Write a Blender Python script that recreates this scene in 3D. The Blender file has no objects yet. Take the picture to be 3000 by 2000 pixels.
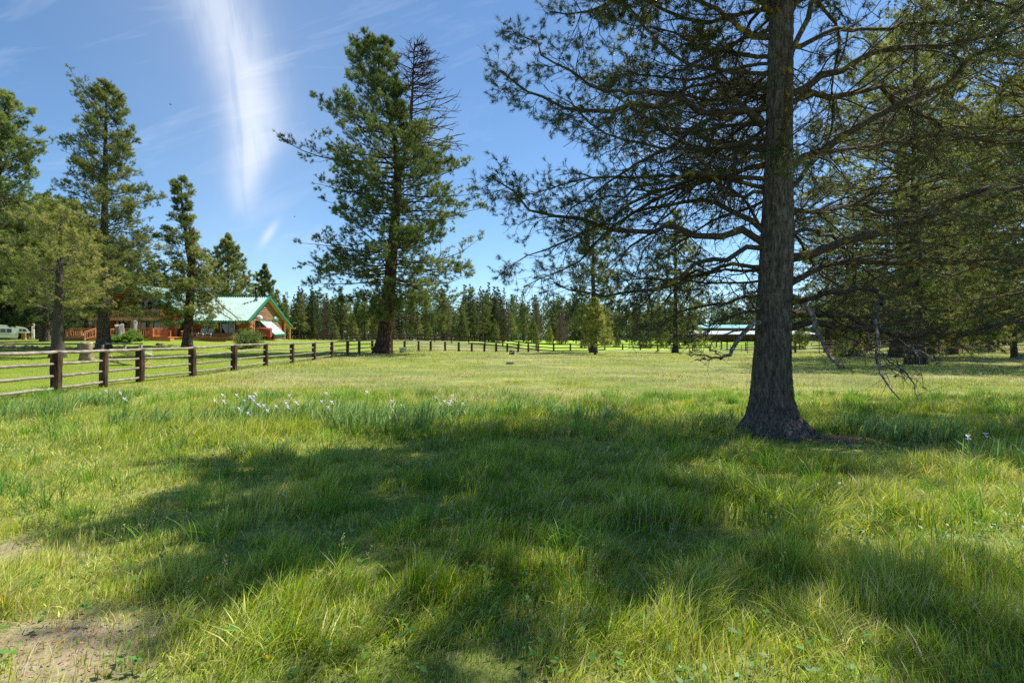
import bpy, math, random
import numpy as np
from mathutils import Vector

# ------------------------------------------------------------------ scene, camera frame
SC = bpy.context.scene
COL = SC.collection
F, CX, CY, EYE = 1667.0, 1500.0, 1000.0, 1.6
def at(px, py, d):
    return np.array([(px - CX) / F * d, d, EYE + (CY - py) / F * d])
def X(px, d):
    return (px - CX) / F * d

# ------------------------------------------------------------------ noise
def _hash(ix, iy, seed):
    n = (ix.astype(np.int64) * 374761393 + iy.astype(np.int64) * 668265263 + seed * 1442695041) & 0x7fffffff
    n = ((n ^ (n >> 13)) * 1274126177) & 0x7fffffff
    n = (n ^ (n >> 16)) & 0xffff
    return n / 65535.0
def vnoise(x, y, scale, seed=0):
    x = np.asarray(x, float) / scale; y = np.asarray(y, float) / scale
    ix = np.floor(x); iy = np.floor(y); fx = x - ix; fy = y - iy
    fx = fx * fx * (3 - 2 * fx); fy = fy * fy * (3 - 2 * fy)
    a = _hash(ix, iy, seed); b = _hash(ix + 1, iy, seed); c = _hash(ix, iy + 1, seed); d = _hash(ix + 1, iy + 1, seed)
    return a * (1 - fx) * (1 - fy) + b * fx * (1 - fy) + c * (1 - fx) * fy + d * fx * fy
def fbm(x, y, scale, seed=0, o=3):
    s = 0; w = 0
    for i in range(o):
        s = s + vnoise(x, y, scale / 2 ** i, seed + 17 * i) * 0.5 ** i; w += 0.5 ** i
    return s / w
def sstep(a, b, x):
    t = np.clip((x - a) / (b - a), 0, 1); return t * t * (3 - 2 * t)

# ------------------------------------------------------------------ terrain
GP = np.array([(-8,3,0),(8,3,0),(0,3,0),(0,10,0),(10,10,0),(-10,12,0),(0,20,0),(-13.5,17,.03),(-14,25,.05),(-14,28.5,.17),(-14,36,.2),
 (-14,41,.28),(-14,60,.47),(-12.9,67,.45),(-10,76,.42),(-4,82.5,.1),(0,85,.04),(3.8,83,.05),(11,84,0),(13.5,100,-.1),(22,105,-.15),
 (30,113,-.2),(40,118,-.2),(-12.5,55,.42),(0,38,0),(0,60,0),(10,55,0),(0,68,0),(25,40,0),(40,58,0),(50,77,0),(70,89,0),(48,55,0),
 (-33,41,.45),(-40,55,.8),(-34,60,.88),(-25,33,.22),(-29,39,.33),(-45,65,1.72),(-38,66,1.74),(-32,70,1.78),(-50,72,1.78),(-60,72,1.75),
 (-30,83,1.8),(-24,70,1.3),(-20,80,1.5),(-44,120,1.8),(-16,97,1.6),(-12.8,95,1.45),(-7,94,1.2),(-4.4,93,1.02),(-1.5,91,.8),(3.5,88,.22),
 (-28,100,1.75),(0,125,1.3),(0,150,1.7),(0,200,1.9),(40,150,1.5),(60,200,1.9),(-100,100,1.9),(-100,200,2),(80,130,1.2),(120,200,2),
 (-60,20,0),(60,20,0),(-40,20,0),(30,10,0),(-30,5,0),(0,-20,0),(-40,-20,0),(40,-20,0),(-65,50,.9),(80,50,0),(200,100,1),(-200,100,1.8),
 (-160,30,.5),(150,30,.3),(0,260,2),(-200,260,2),(200,260,2)], float)
def _tk(r2):
    return 0.5 * r2 * np.log(r2 + 1e-6)
def _tps():
    n = len(GP); P = GP[:, :2] / 50.0
    r2 = ((P[:, None] - P[None]) ** 2).sum(-1)
    A = np.zeros((n + 3, n + 3)); A[:n, :n] = _tk(r2) + np.eye(n) * 2e-4
    A[:n, n] = 1; A[:n, n + 1:] = P; A[n, :n] = 1; A[n + 1:, :n] = P.T
    b = np.zeros(n + 3); b[:n] = GP[:, 2]
    return np.linalg.solve(A, b)
TW = _tps()
def G(x, y):
    x = np.atleast_1d(np.asarray(x, float)); y = np.atleast_1d(np.asarray(y, float))
    x, y = np.broadcast_arrays(x, y)
    sh = x.shape; x = x.ravel(); y = y.ravel(); out = np.zeros(x.size)
    for i in range(0, x.size, 50000):
        xs = x[i:i + 50000] / 50; ys = y[i:i + 50000] / 50; n = len(GP)
        r2 = (xs[:, None] - GP[None, :, 0] / 50) ** 2 + (ys[:, None] - GP[None, :, 1] / 50) ** 2
        out[i:i + 50000] = _tk(r2) @ TW[:n] + TW[n] + xs * TW[n + 1] + ys * TW[n + 2]
    rr = np.hypot(x, y - 80); k = sstep(150, 230, rr)
    out = out * (1 - k) + 2.0 * k
    out += (fbm(x, y, 2.2, 5, 2) - .5) * .05 * sstep(60, 10, y)
    return out.reshape(sh)
def g1(x, y):
    return float(G(x, y)[0])

# ------------------------------------------------------------------ mesh helpers
def np_mesh(name, V, T=None, Q=None, mat=None, col=None, smooth=False):
    V = np.asarray(V, np.float32).reshape(-1, 3)
    li = []; st = []; off = 0
    for Fc, k in ((T, 3), (Q, 4)):
        if Fc is not None and len(Fc):
            Fc = np.asarray(Fc, np.int32); li.append(Fc.ravel()); st.append(off + np.arange(len(Fc)) * k); off += Fc.size
    li = np.concatenate(li).astype(np.int32); st = np.concatenate(st).astype(np.int32)
    me = bpy.data.meshes.new(name)
    me.vertices.add(len(V)); me.vertices.foreach_set('co', V.ravel())
    me.loops.add(len(li)); me.loops.foreach_set('vertex_index', li)
    me.polygons.add(len(st)); me.polygons.foreach_set('loop_start', st)
    me.update(calc_edges=True)
    if smooth:
        me.polygons.foreach_set('use_smooth', np.ones(len(st), bool))
    if col is not None:
        a = me.color_attributes.new('Col', 'FLOAT_COLOR', 'POINT')
        c = np.ones((len(V), 4), np.float32); c[:, :3] = col
        a.data.foreach_set('color', c.ravel())
    if mat: me.materials.append(mat)
    return me
def link(name, me, parent=None, loc=None):
    o = bpy.data.objects.new(name, me); COL.objects.link(o)
    if loc is not None: o.location = loc
    if parent is not None: o.parent = parent
    return o
def tag(o, label=None, cat=None, group=None, kind=None):
    if label: o['label'] = label
    if cat: o['category'] = cat
    if group: o['group'] = group
    if kind: o['kind'] = kind
    return o
def empty(name, loc, label, cat, group=None, rz=0):
    o = link(name, None, None, loc); o.rotation_euler = (0, 0, rz); o.empty_display_size = .2
    return tag(o, label, cat, group)

def norm(v):
    return v / (np.linalg.norm(v, axis=-1, keepdims=True) + 1e-9)
def tubes(P, R, k=5):
    """(N,K,3) polylines with (N,K) radii -> verts, quads"""
    P = np.asarray(P, float); R = np.asarray(R, float)
    N, K, _ = P.shape
    t = norm(np.gradient(P, axis=1))
    d = norm(P[:, -1] - P[:, 0]); ref = np.zeros((N, 3))
    ax = np.argmin(np.abs(d), axis=1); ref[np.arange(N), ax] = 1
    b = norm(np.cross(t, ref[:, None, :])); n = np.cross(b, t)
    a = np.arange(k) * 2 * np.pi / k
    V = P[:, :, None, :] + R[:, :, None, None] * (np.cos(a)[None, None, :, None] * b[:, :, None, :] + np.sin(a)[None, None, :, None] * n[:, :, None, :])
    idx = np.arange(N * K * k).reshape(N, K, k)
    q = np.stack([idx[:, :-1, :], np.roll(idx, -1, 2)[:, :-1, :], np.roll(idx, -1, 2)[:, 1:, :], idx[:, 1:, :]], -1)
    return V.reshape(-1, 3), q.reshape(-1, 4)
class Acc:
    def __init__(s): s.V = []; s.Q = []; s.T = []; s.C = []; s.n = 0
    def add(s, V, Q=None, T=None, C=None):
        if Q is not None and len(Q): s.Q.append(np.asarray(Q) + s.n)
        if T is not None and len(T): s.T.append(np.asarray(T) + s.n)
        s.V.append(V); s.n += len(V)
        if C is not None: s.C.append(np.broadcast_to(C, (len(V), 3)))
    def mesh(s, name, mat, smooth=False):
        return np_mesh(name, np.concatenate(s.V), np.concatenate(s.T) if s.T else None, np.concatenate(s.Q) if s.Q else None, mat,
                       np.concatenate(s.C) if s.C else None, smooth)
class MB:
    """collects boxes, bars, prisms; build() links ONE mesh object"""
    def __init__(s): s.V = []; s.Fs = []
    def poly(s, pts, faces):
        n = len(s.V); s.V += [tuple(map(float, p)) for p in pts]; s.Fs += [tuple(i + n for i in f) for f in faces]; return s
    def box(s, x0, x1, y0, y1, z0, z1):
        return s.poly([(x0,y0,z0),(x1,y0,z0),(x1,y1,z0),(x0,y1,z0),(x0,y0,z1),(x1,y0,z1),(x1,y1,z1),(x0,y1,z1)],
                      [(0,3,2,1),(4,5,6,7),(0,1,5,4),(1,2,6,5),(2,3,7,6),(3,0,4,7)])
    def bar(s, a, b, w, h, up=(0,0,1)):
        a = Vector(a); b = Vector(b); t = (b - a).normalized(); u = Vector(up); sd = t.cross(u)
        if sd.length < 1e-4: sd = t.cross(Vector((1, 0, 0)))
        sd.normalize(); u = sd.cross(t); pts = []
        for p in (a, b):
            for i, j in ((-1,-1),(1,-1),(1,1),(-1,1)): pts.append(p + sd * (i * w / 2) + u * (j * h / 2))
        return s.poly(pts, [(0,3,2,1),(4,5,6,7),(0,1,5,4),(1,2,6,5),(2,3,7,6),(3,0,4,7)])
    def cyl(s, a, b, r, k=8, r2=None):
        a = Vector(a); b = Vector(b); t = (b - a).normalized(); r2 = r if r2 is None else r2
        sd = t.cross(Vector((0, 0, 1)))
        if sd.length < 1e-4: sd = Vector((1, 0, 0))
        sd.normalize(); u = sd.cross(t); pts = []
        for p, rr in ((a, r), (b, r2)):
            for i in range(k):
                an = 2 * math.pi * (i + .5) / k; pts.append(p + sd * (math.cos(an) * rr) + u * (math.sin(an) * rr))
        fs = [(i, (i + 1) % k, k + (i + 1) % k, k + i) for i in range(k)] + [tuple(range(k - 1, -1, -1)), tuple(range(k, 2 * k))]
        return s.poly(pts, fs)
    def tube(s, pts, rs, k=6):
        P = np.array(pts, float)[None]; R = np.full(len(pts), rs) if np.isscalar(rs) else np.array(rs)
        V, Q = tubes(P, R[None], k); n = len(V)
        return s.poly(V, [tuple(q) for q in Q] + [tuple(range(k - 1, -1, -1)), tuple(range(n - k, n))])
    def lathe(s, prof, c=(0, 0, 0), k=16, wob=0, seed=0):
        rnd = random.Random(seed); n = len(prof); pts = []
        ph = [rnd.uniform(0, 6.28) for _ in range(4)]
        for r, z in prof:
            for i in range(k):
                a = 2 * math.pi * i / k
                rr = r * (1 + wob * (math.sin(3 * a + ph[0] + z * 2) + .6 * math.sin(5 * a + ph[1] + z * 5) + .4 * math.sin(9 * a + ph[2] - z * 7)))
                pts.append((c[0] + math.cos(a) * rr, c[1] + math.sin(a) * rr, c[2] + z))
        fs = [(j * k + i, j * k + (i + 1) % k, (j + 1) * k + (i + 1) % k, (j + 1) * k + i) for j in range(n - 1) for i in range(k)]
        fs += [tuple(range(k - 1, -1, -1)), tuple(range((n - 1) * k, n * k))]
        return s.poly(pts, fs)
    def build(s, name, mat, parent=None, loc=None, smooth=False):
        me = bpy.data.meshes.new(name); me.from_pydata(s.V, [], s.Fs); me.update()
        if smooth:
            me.polygons.foreach_set('use_smooth', [len(p.vertices) <= 4 for p in me.polygons])
        if mat: me.materials.append(mat)
        return link(name, me, parent, loc)

# ------------------------------------------------------------------ materials
def newmat(name):
    m = bpy.data.materials.new(name); m.use_nodes = True; nt = m.node_tree
    for n in list(nt.nodes): nt.nodes.remove(n)
    return m, nt, nt.nodes, nt.links
def noisy(name, stops, scale=5, rough=.8, bump=.3, bscale=None, stretch=(1, 1, 1), detail=8, metallic=0, spec=.3, dist=.02, coord='Object', rand=0):
    """principled material; stops = [(pos, rgb), ...] over a noise"""
    m, nt, N, L = newmat(name)
    out = N.new('ShaderNodeOutputMaterial'); b = N.new('ShaderNodeBsdfPrincipled'); L.new(b.outputs[0], out.inputs[0])
    tc = N.new('ShaderNodeTexCoord'); mp = N.new('ShaderNodeMapping'); mp.inputs['Scale'].default_value = stretch
    L.new(tc.outputs[coord], mp.inputs[0])
    nz = N.new('ShaderNodeTexNoise'); nz.inputs['Scale'].default_value = scale; nz.inputs['Detail'].default_value = detail
    nz.inputs['Roughness'].default_value = .65
    L.new(mp.outputs[0], nz.inputs['Vector'])
    cr = N.new('ShaderNodeValToRGB'); el = cr.color_ramp.elements
    while len(el) < len(stops): el.new(.5)
    for e, (p, c) in zip(el, stops): e.position = p; e.color = (*c, 1)
    L.new(nz.outputs[0], cr.inputs[0])
    cs = cr.outputs[0]
    if rand:
        oi = N.new('ShaderNodeObjectInfo'); hs = N.new('ShaderNodeHueSaturation')
        mr = N.new('ShaderNodeMapRange'); mr.inputs[3].default_value = 1 - rand; mr.inputs[4].default_value = 1 + rand
        L.new(oi.outputs['Random'], mr.inputs[0]); L.new(mr.outputs[0], hs.inputs['Value']); L.new(cs, hs.inputs['Color']); cs = hs.outputs[0]
    L.new(cs, b.inputs['Base Color'])
    b.inputs['Roughness'].default_value = rough; b.inputs['Metallic'].default_value = metallic
    b.inputs['Specular IOR Level'].default_value = spec
    if bump:
        n2 = N.new('ShaderNodeTexNoise'); n2.inputs['Scale'].default_value = bscale or scale * 2; n2.inputs['Detail'].default_value = 6
        L.new(mp.outputs[0], n2.inputs['Vector'])
        bp = N.new('ShaderNodeBump'); bp.inputs['Strength'].default_value = bump; bp.inputs['Distance'].default_value = dist
        L.new(n2.outputs[0], bp.inputs['Height']); L.new(bp.outputs[0], b.inputs['Normal'])
    return m
def leafmat(name, trans=.35, rough=.5, spec=.3, hueshift=None, gain=1.0):
    """colour attribute Col, diffuse + translucent"""
    m, nt, N, L = newmat(name)
    out = N.new('ShaderNodeOutputMaterial'); b = N.new('ShaderNodeBsdfPrincipled'); tr = N.new('ShaderNodeBsdfTranslucent')
    mx = N.new('ShaderNodeMixShader'); mx.inputs[0].default_value = trans
    at_ = N.new('ShaderNodeAttribute'); at_.attribute_name = 'Col'
    c = at_.outputs['Color']
    if gain != 1 or hueshift:
        hs = N.new('ShaderNodeHueSaturation'); hs.inputs['Value'].default_value = gain
        oi = N.new('ShaderNodeObjectInfo'); mr = N.new('ShaderNodeMapRange')
        mr.inputs[3].default_value = gain * (1 - (hueshift or 0)); mr.inputs[4].default_value = gain * (1 + (hueshift or 0))
        L.new(oi.outputs['Random'], mr.inputs[0]); L.new(mr.outputs[0], hs.inputs['Value'])
        L.new(c, hs.inputs['Color']); c = hs.outputs[0]
    L.new(c, b.inputs['Base Color'])
    hs2 = N.new('ShaderNodeHueSaturation'); hs2.inputs['Value'].default_value = 1.25; hs2.inputs['Hue'].default_value = .49; hs2.inputs['Saturation'].default_value = 1.1
    L.new(c, hs2.inputs['Color']); L.new(hs2.outputs[0], tr.inputs[0])
    b.inputs['Roughness'].default_value = rough; b.inputs['Specular IOR Level'].default_value = spec
    L.new(b.outputs[0], mx.inputs[1]); L.new(tr.outputs[0], mx.inputs[2]); L.new(mx.outputs[0], out.inputs[0])
    return m
def barkmat(name, dark, mid, light, sx=7, sz=1.4, bump=1.0, lichen=0, dist=.05):
    m, nt, N, L = newmat(name)
    out = N.new('ShaderNodeOutputMaterial'); b = N.new('ShaderNodeBsdfPrincipled'); L.new(b.outputs[0], out.inputs[0])
    tc = N.new('ShaderNodeTexCoord'); mp = N.new('ShaderNodeMapping'); mp.inputs['Scale'].default_value = (sx, sx, sz)
    L.new(tc.outputs['Object'], mp.inputs[0])
    n0 = N.new('ShaderNodeTexNoise'); n0.inputs['Scale'].default_value = 1.5; n0.inputs['Detail'].default_value = 4
    L.new(mp.outputs[0], n0.inputs['Vector'])
    ad = N.new('ShaderNodeMixRGB'); ad.blend_type = 'ADD'; ad.inputs[0].default_value = .5
    L.new(mp.outputs[0], ad.inputs[1]); L.new(n0.outputs['Color'], ad.inputs[2])
    vo = N.new('ShaderNodeTexVoronoi'); vo.feature = 'DISTANCE_TO_EDGE'; vo.inputs['Scale'].default_value = 2.2
    L.new(ad.outputs[0], vo.inputs['Vector'])
    n1 = N.new('ShaderNodeTexNoise'); n1.inputs['Scale'].default_value = 7; n1.inputs['Detail'].default_value = 8; n1.inputs['Roughness'].default_value = .7
    L.new(mp.outputs[0], n1.inputs['Vector'])
    mr = N.new('ShaderNodeMapRange'); mr.inputs[2].default_value = .28; L.new(vo.outputs['Distance'], mr.inputs[0])
    mu = N.new('ShaderNodeMath'); mu.operation = 'MULTIPLY'; L.new(mr.outputs[0], mu.inputs[0]); L.new(n1.outputs[0], mu.inputs[1])
    cr = N.new('ShaderNodeValToRGB'); e = cr.color_ramp.elements; e.new(.3)
    for q, (p, c) in zip(e, ((0.02, dark), (.3, mid), (.62, light))): q.position = p; q.color = (*c, 1)
    L.new(mu.outputs[0], cr.inputs[0]); cs = cr.outputs[0]
    if lichen:
        n3 = N.new('ShaderNodeTexNoise'); n3.inputs['Scale'].default_value = 5; n3.inputs['Detail'].default_value = 5; n3.inputs['Roughness'].default_value = .7
        L.new(tc.outputs['Object'], n3.inputs['Vector'])
        r3 = N.new('ShaderNodeMapRange'); r3.inputs[1].default_value = .56; r3.inputs[2].default_value = .61; r3.inputs[4].default_value = lichen
        L.new(n3.outputs[0], r3.inputs[0])
        mx = N.new('ShaderNodeMixRGB'); mx.inputs[2].default_value = (.30, .22, .02, 1); L.new(r3.outputs[0], mx.inputs[0]); L.new(cs, mx.inputs[1]); cs = mx.outputs[0]
    L.new(cs, b.inputs['Base Color']); b.inputs['Roughness'].default_value = .9; b.inputs['Specular IOR Level'].default_value = .2
    bp = N.new('ShaderNodeBump'); bp.inputs['Strength'].default_value = bump; bp.inputs['Distance'].default_value = dist
    L.new(mu.outputs[0], bp.inputs['Height']); L.new(bp.outputs[0], b.inputs['Normal'])
    return m
def plain(name, c, rough=.6, metallic=0, spec=.4, bump=0):
    k = .8
    return noisy(name, [(.3, tuple(v * k for v in c)), (.7, tuple(min(1, v * 1.15) for v in c))], 6, rough, bump, 30, metallic=metallic, spec=spec)
M = {}
M['bark_hero'] = barkmat('lodgepole bark', (.03,.024,.02), (.105,.088,.076), (.23,.195,.17), 22, 7.5, .9, .0, .02)
M['bark_big'] = noisy('scaly grey bark', [(.30, (.022,.017,.014)), (.46, (.085,.068,.057)), (.60, (.17,.14,.118)), (.75, (.28,.24,.21))], 5, .92, 1.0, 6, (5, 5, 1.1), 12, spec=.15, dist=.035)
M['bark_limb'] = barkmat('limb bark', (.03,.022,.016), (.085,.066,.05), (.18,.145,.11), 16, 14, .7, .85, .01)
M['bark_red'] = barkmat('ponderosa bark', (.018,.010,.007), (.115,.06,.038), (.26,.15,.10), 4, .8, 1.0, 0, .08)
M['bark_far'] = barkmat('pine bark', (.03,.022,.017), (.10,.075,.058), (.20,.16,.13), 4, 1.2, .8, 0, .05)
M['dead_wood'] = barkmat('dead branch wood', (.10,.08,.07), (.24,.20,.17), (.42,.37,.33), 5, 1.5, .6, 0, .02)
M['needle_forest'] = leafmat('forest needles', .30, .6, .2, .38, 1.0)
M['needle'] = leafmat('pine needles', .35, .45, .35)
M['needle_far'] = leafmat('far pine needles', .38, .55, .25, .2, 1.5)
M['grass'] = leafmat('grass blades', .38, .45, .22)
M['petal'] = leafmat('petals', .4, .6, .2)
M['tie'] = noisy('railroad tie', [(.34, (.010,.006,.004)), (.5, (.05,.024,.014)), (.66, (.17,.085,.055))], 9, .85, .9, 14, (1, 1, .18), dist=.02, rand=.2)
M['rail'] = noisy('weathered pole', [(.25, (.10,.08,.06)), (.5, (.23,.195,.15)), (.75, (.38,.335,.28))], 4, .85, .5, 12, (1, 1, 1), dist=.01, rand=.12)
M['board'] = noisy('brown fence board', [(.3, (.045,.022,.014)), (.7, (.14,.07,.042))], 5, .85, .4, rand=.15)
M['log'] = noisy('orange log', [(.25, (.22,.075,.025)), (.5, (.43,.17,.058)), (.75, (.60,.29,.12))], 2.2, .55, .35, 6, (1, 1, 3), dist=.02)
M['log_gable'] = noisy('weathered gable log', [(.25, (.13,.07,.03)), (.5, (.29,.165,.075)), (.75, (.46,.29,.145))], 2.2, .65, .35, 6, (1, 1, 3), dist=.02)
M['cedar'] = noisy('cedar deck wood', [(.3, (.40,.145,.05)), (.7, (.64,.28,.11))], 4, .55, .3, dist=.01)
M['deck_side'] = noisy('dark deck skirt', [(.3, (.16,.07,.03)), (.7, (.32,.15,.07))], 4, .7, .3, dist=.01)
M['soffit'] = noisy('soffit pine', [(.3, (.50,.24,.05)), (.7, (.66,.36,.10))], 4, .6, .2)
M['trim_wood'] = noisy('trim wood', [(.3, (.50,.27,.12)), (.7, (.66,.40,.20))], 4, .6, .2)
M['roof'] = noisy('mint metal roof', [(.3, (.36,.52,.43)), (.7, (.46,.62,.53))], .8, .38, 0, metallic=.15, spec=.5)
M['fascia'] = noisy('green fascia metal', [(.3, (.01,.17,.09)), (.7, (.015,.23,.125))], 1, .4, 0, spec=.5)
M['glass'] = plain('dark glass', (.012,.014,.016), .06, 0, .8)
M['glass2'] = plain('camper glass', (.03,.05,.07), .1, 0, .7)
M['vinyl'] = plain('pale frame', (.62,.58,.52), .5)
M['black_metal'] = plain('black stove pipe', (.02,.022,.024), .4, .4)
M['white_metal'] = plain('white enamel', (.72,.72,.70), .4)
M['red_tank'] = noisy('red oxide paint', [(.3, (.26,.045,.03)), (.7, (.38,.085,.055))], 3, .5, .1)
M['camper'] = noisy('camper cream panel', [(.3, (.68,.65,.58)), (.7, (.80,.77,.70))], 2, .5, .05)
M['camper_shade'] = plain('camper recess shade', (.22,.18,.15), .6)  # dark tone painted for the shade below the camper body
M['cream_cloth'] = noisy('cream canvas', [(.3, (.50,.47,.38)), (.7, (.62,.58,.48))], 12, .9, .2)
M['stripe'] = noisy('green striped cushion', [(.50, (.66,.66,.56)), (.56, (.32,.42,.30))], 5, .9, .1, stretch=(3, .3, .3), detail=0)
M['plastic'] = plain('off white plastic', (.62,.58,.50), .5)
M['galv'] = plain('galvanised steel', (.26,.30,.30), .45, .6)
M['grey_wood'] = noisy('grey old wood', [(.25, (.10,.085,.07)), (.5, (.27,.24,.21)), (.75, (.46,.42,.38))], 3, .9, .9, 8, (2, 2, .4), dist=.04)
M['stump_wood'] = noisy('carved stump wood', [(.3, (.10,.065,.04)), (.5, (.24,.17,.10)), (.7, (.48,.37,.24))], 2.6, .9, .8, 6, dist=.05)
M['red_wood'] = noisy('rotten red wood', [(.25, (.10,.04,.02)), (.5, (.32,.14,.07)), (.75, (.50,.36,.25))], 4, .9, .9, 8, (2, 2, .5), dist=.05)
M['char'] = noisy('charred wood', [(.3, (.015,.012,.012)), (.7, (.06,.045,.04))], 6, .9, .8, dist=.04)
M['pale_wood'] = plain('pale split wood', (.66,.60,.52), .8, bump=.3)
M['stone'] = noisy('pale stone', [(.3, (.26,.24,.22)), (.7, (.48,.45,.41))], 6, .9, .5)
M['pipe'] = plain('rusty pipe', (.14,.075,.05), .7)
M['grey_pipe'] = plain('grey pipe', (.30,.28,.26), .5, .3)
M['teal_roof'] = noisy('teal metal roof', [(.3, (.16,.40,.40)), (.7, (.22,.50,.48))], 1, .4, 0, spec=.5)
M['tin'] = noisy('galvanised tin roof', [(.3, (.40,.40,.42)), (.7, (.56,.56,.58))], 1, .4, .05, metallic=.25, stretch=(3, .3, 1))
M['barn_wall'] = noisy('tan barn wall', [(.3, (.22,.17,.12)), (.7, (.32,.25,.18))], 3, .8, .2, stretch=(4, 1, .3))
M['cone'] = noisy('pine cone', [(.3, (.05,.03,.02)), (.7, (.16,.10,.065))], 40, .9, .3)
M['brown_cover'] = plain('brown spa cover', (.11,.055,.045), .6)

# ------------------------------------------------------------------ ground zones
def lawn_mask(x, y):
    """mown lawn to the left of the pole fence, in front of the house"""
    fx = -14.0 + 0 * x
    m = sstep(fx + .35, fx - .25, x) * sstep(8, 14, y)
    m2 = sstep(0, 1.2, (66 + (x + 12.5) * 1.15) - y)          # inside the bend of the fence
    return m * np.where(y > 60, 1, 1) * sstep(88, 80, y)
def field_mask(x, y):
    """bright green field past the board fence"""
    fy = np.interp(x, [-14, -7, -1.5, 3.5, 8, 12, 20, 40, 60], [97, 96, 92, 88.5, 86, 94, 111, 119, 124])
    return sstep(0, 2, y - fy) * sstep(-14, -9, x) * sstep(75, 60, x)
def dirt_mask(x, y):
    a = sstep(1.0, .25, np.hypot((x + 2.5) / 1.0, (y - 2.95) / .62) + (fbm(x, y, .5, 3) - .5) * .9)
    c = sstep(1.0, .3, np.hypot((x + 3.8) / .7, (y - 4.2) / .6) + (fbm(x, y, .5, 8) - .5) * .9)
    b = sstep(1.0, .3, np.hypot((x - 5.2) / .85, (y - 9.2) / .45) + (fbm(x, y, .5, 13) - .5) * .8)
    r = sstep(1.25, .85, np.hypot((x - 4.45) / .55, (y - 9.7) / .5))
    return np.maximum.reduce([a, c * .8, b, r])
def root_mask(x, y):
    return sstep(1.25, .75, np.hypot((x - 5.0) / 1.55, (y - 8.5) / 1.25))
def dry_mask(x, y):
    """tan, dried-out patches of the meadow"""
    n = fbm(x, y * .8, 6.5, 31, 4)
    k = sstep(.42, .60, n + .16 * sstep(18, 30, y) * sstep(-12, -3, x) * sstep(55, 42, y) - .04)
    return k * sstep(11, 17, y)

def build_ground():
    xs = np.concatenate([-np.geomspace(2600, 92, 16), np.arange(-90, -20, 1.6), np.arange(-20, 14, .5), np.arange(14, 92, 1.6), np.geomspace(94, 2600, 16)])
    ys = np.concatenate([[-300, -80, -30, -12, -5], np.arange(-2, 22, .4), np.arange(22, 60, .8), np.arange(60, 130, 1.3), np.geomspace(132, 3200, 26)])
    XX, YY = np.meshgrid(xs, ys)
    ZZ = G(XX, YY)
    V = np.stack([XX, YY, ZZ], -1).reshape(-1, 3)
    ny, nx = XX.shape; i = np.arange(ny * nx).reshape(ny, nx)
    Q = np.stack([i[:-1, :-1], i[:-1, 1:], i[1:, 1:], i[1:, :-1]], -1).reshape(-1, 4)
    C = np.stack([lawn_mask(XX, YY), dirt_mask(XX, YY), field_mask(XX, YY)], -1).reshape(-1, 3)
    m, nt, N, L = newmat('meadow ground')
    out = N.new('ShaderNodeOutputMaterial'); b = N.new('ShaderNodeBsdfPrincipled'); L.new(b.outputs[0], out.inputs[0])
    b.inputs['Roughness'].default_value = .95; b.inputs['Specular IOR Level'].default_value = .1
    tc = N.new('ShaderNodeTexCoord')
    def nz(s, d=6, r=.6):
        n = N.new('ShaderNodeTexNoise'); n.inputs['Scale'].default_value = s; n.inputs['Detail'].default_value = d; n.inputs['Roughness'].default_value = r
        L.new(tc.outputs['Object'], n.inputs['Vector']); return n.outputs[0]
    def ramp(src, stops):
        c = N.new('ShaderNodeValToRGB'); e = c.color_ramp.elements
        while len(e) < len(stops): e.new(.5)
        for q, (p, cc) in zip(e, stops): q.position = p; q.color = (*cc, 1)
        L.new(src, c.inputs[0]); return c.outputs[0]
    def mix(f, a, c):
        x = N.new('ShaderNodeMixRGB'); L.new(a, x.inputs[1]); L.new(c, x.inputs[2])
        if isinstance(f, float): x.inputs[0].default_value = f
        else: L.new(f, x.inputs[0])
        return x.outputs[0]
    fine = nz(26, 8, .75); big = nz(.16, 5, .65)
    meadow = mix(ramp(big, [(.42, (0, 0, 0)), (.6, (1, 1, 1))]),
                 ramp(fine, [(.3, (.05,.085,.016)), (.55, (.16,.21,.045)), (.75, (.36,.38,.12))]),
                 ramp(fine, [(.3, (.14,.14,.045)), (.55, (.30,.31,.10)), (.75, (.52,.48,.21))]))
    lawn = ramp(nz(9, 8, .8), [(.3, (.10,.155,.015)), (.5, (.20,.265,.035)), (.72, (.35,.38,.08))])
    dirt = ramp(nz(7, 9, .75), [(.3, (.20,.14,.10)), (.55, (.40,.30,.23)), (.75, (.58,.47,.37))])
    field = ramp(nz(.35, 7, .7), [(.3, (.20,.33,.03)), (.7, (.34,.50,.06))])
    a = N.new('ShaderNodeAttribute'); a.attribute_name = 'Col'; sp = N.new('ShaderNodeSeparateColor'); L.new(a.outputs['Color'], sp.inputs[0])
    c = mix(sp.outputs[0], meadow, lawn); c = mix(sp.outputs[2], c, field); c = mix(sp.outputs[1], c, dirt)
    L.new(c, b.inputs['Base Color'])
    bp = N.new('ShaderNodeBump'); bp.inputs['Strength'].default_value = .6; bp.inputs['Distance'].default_value = .04
    L.new(nz(14, 8, .8), bp.inputs['Height']); L.new(bp.outputs[0], b.inputs['Normal'])
    o = link('ground', np_mesh('ground', V, None, Q, m, C, True)); tag(o, kind='structure')
build_ground()

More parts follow.
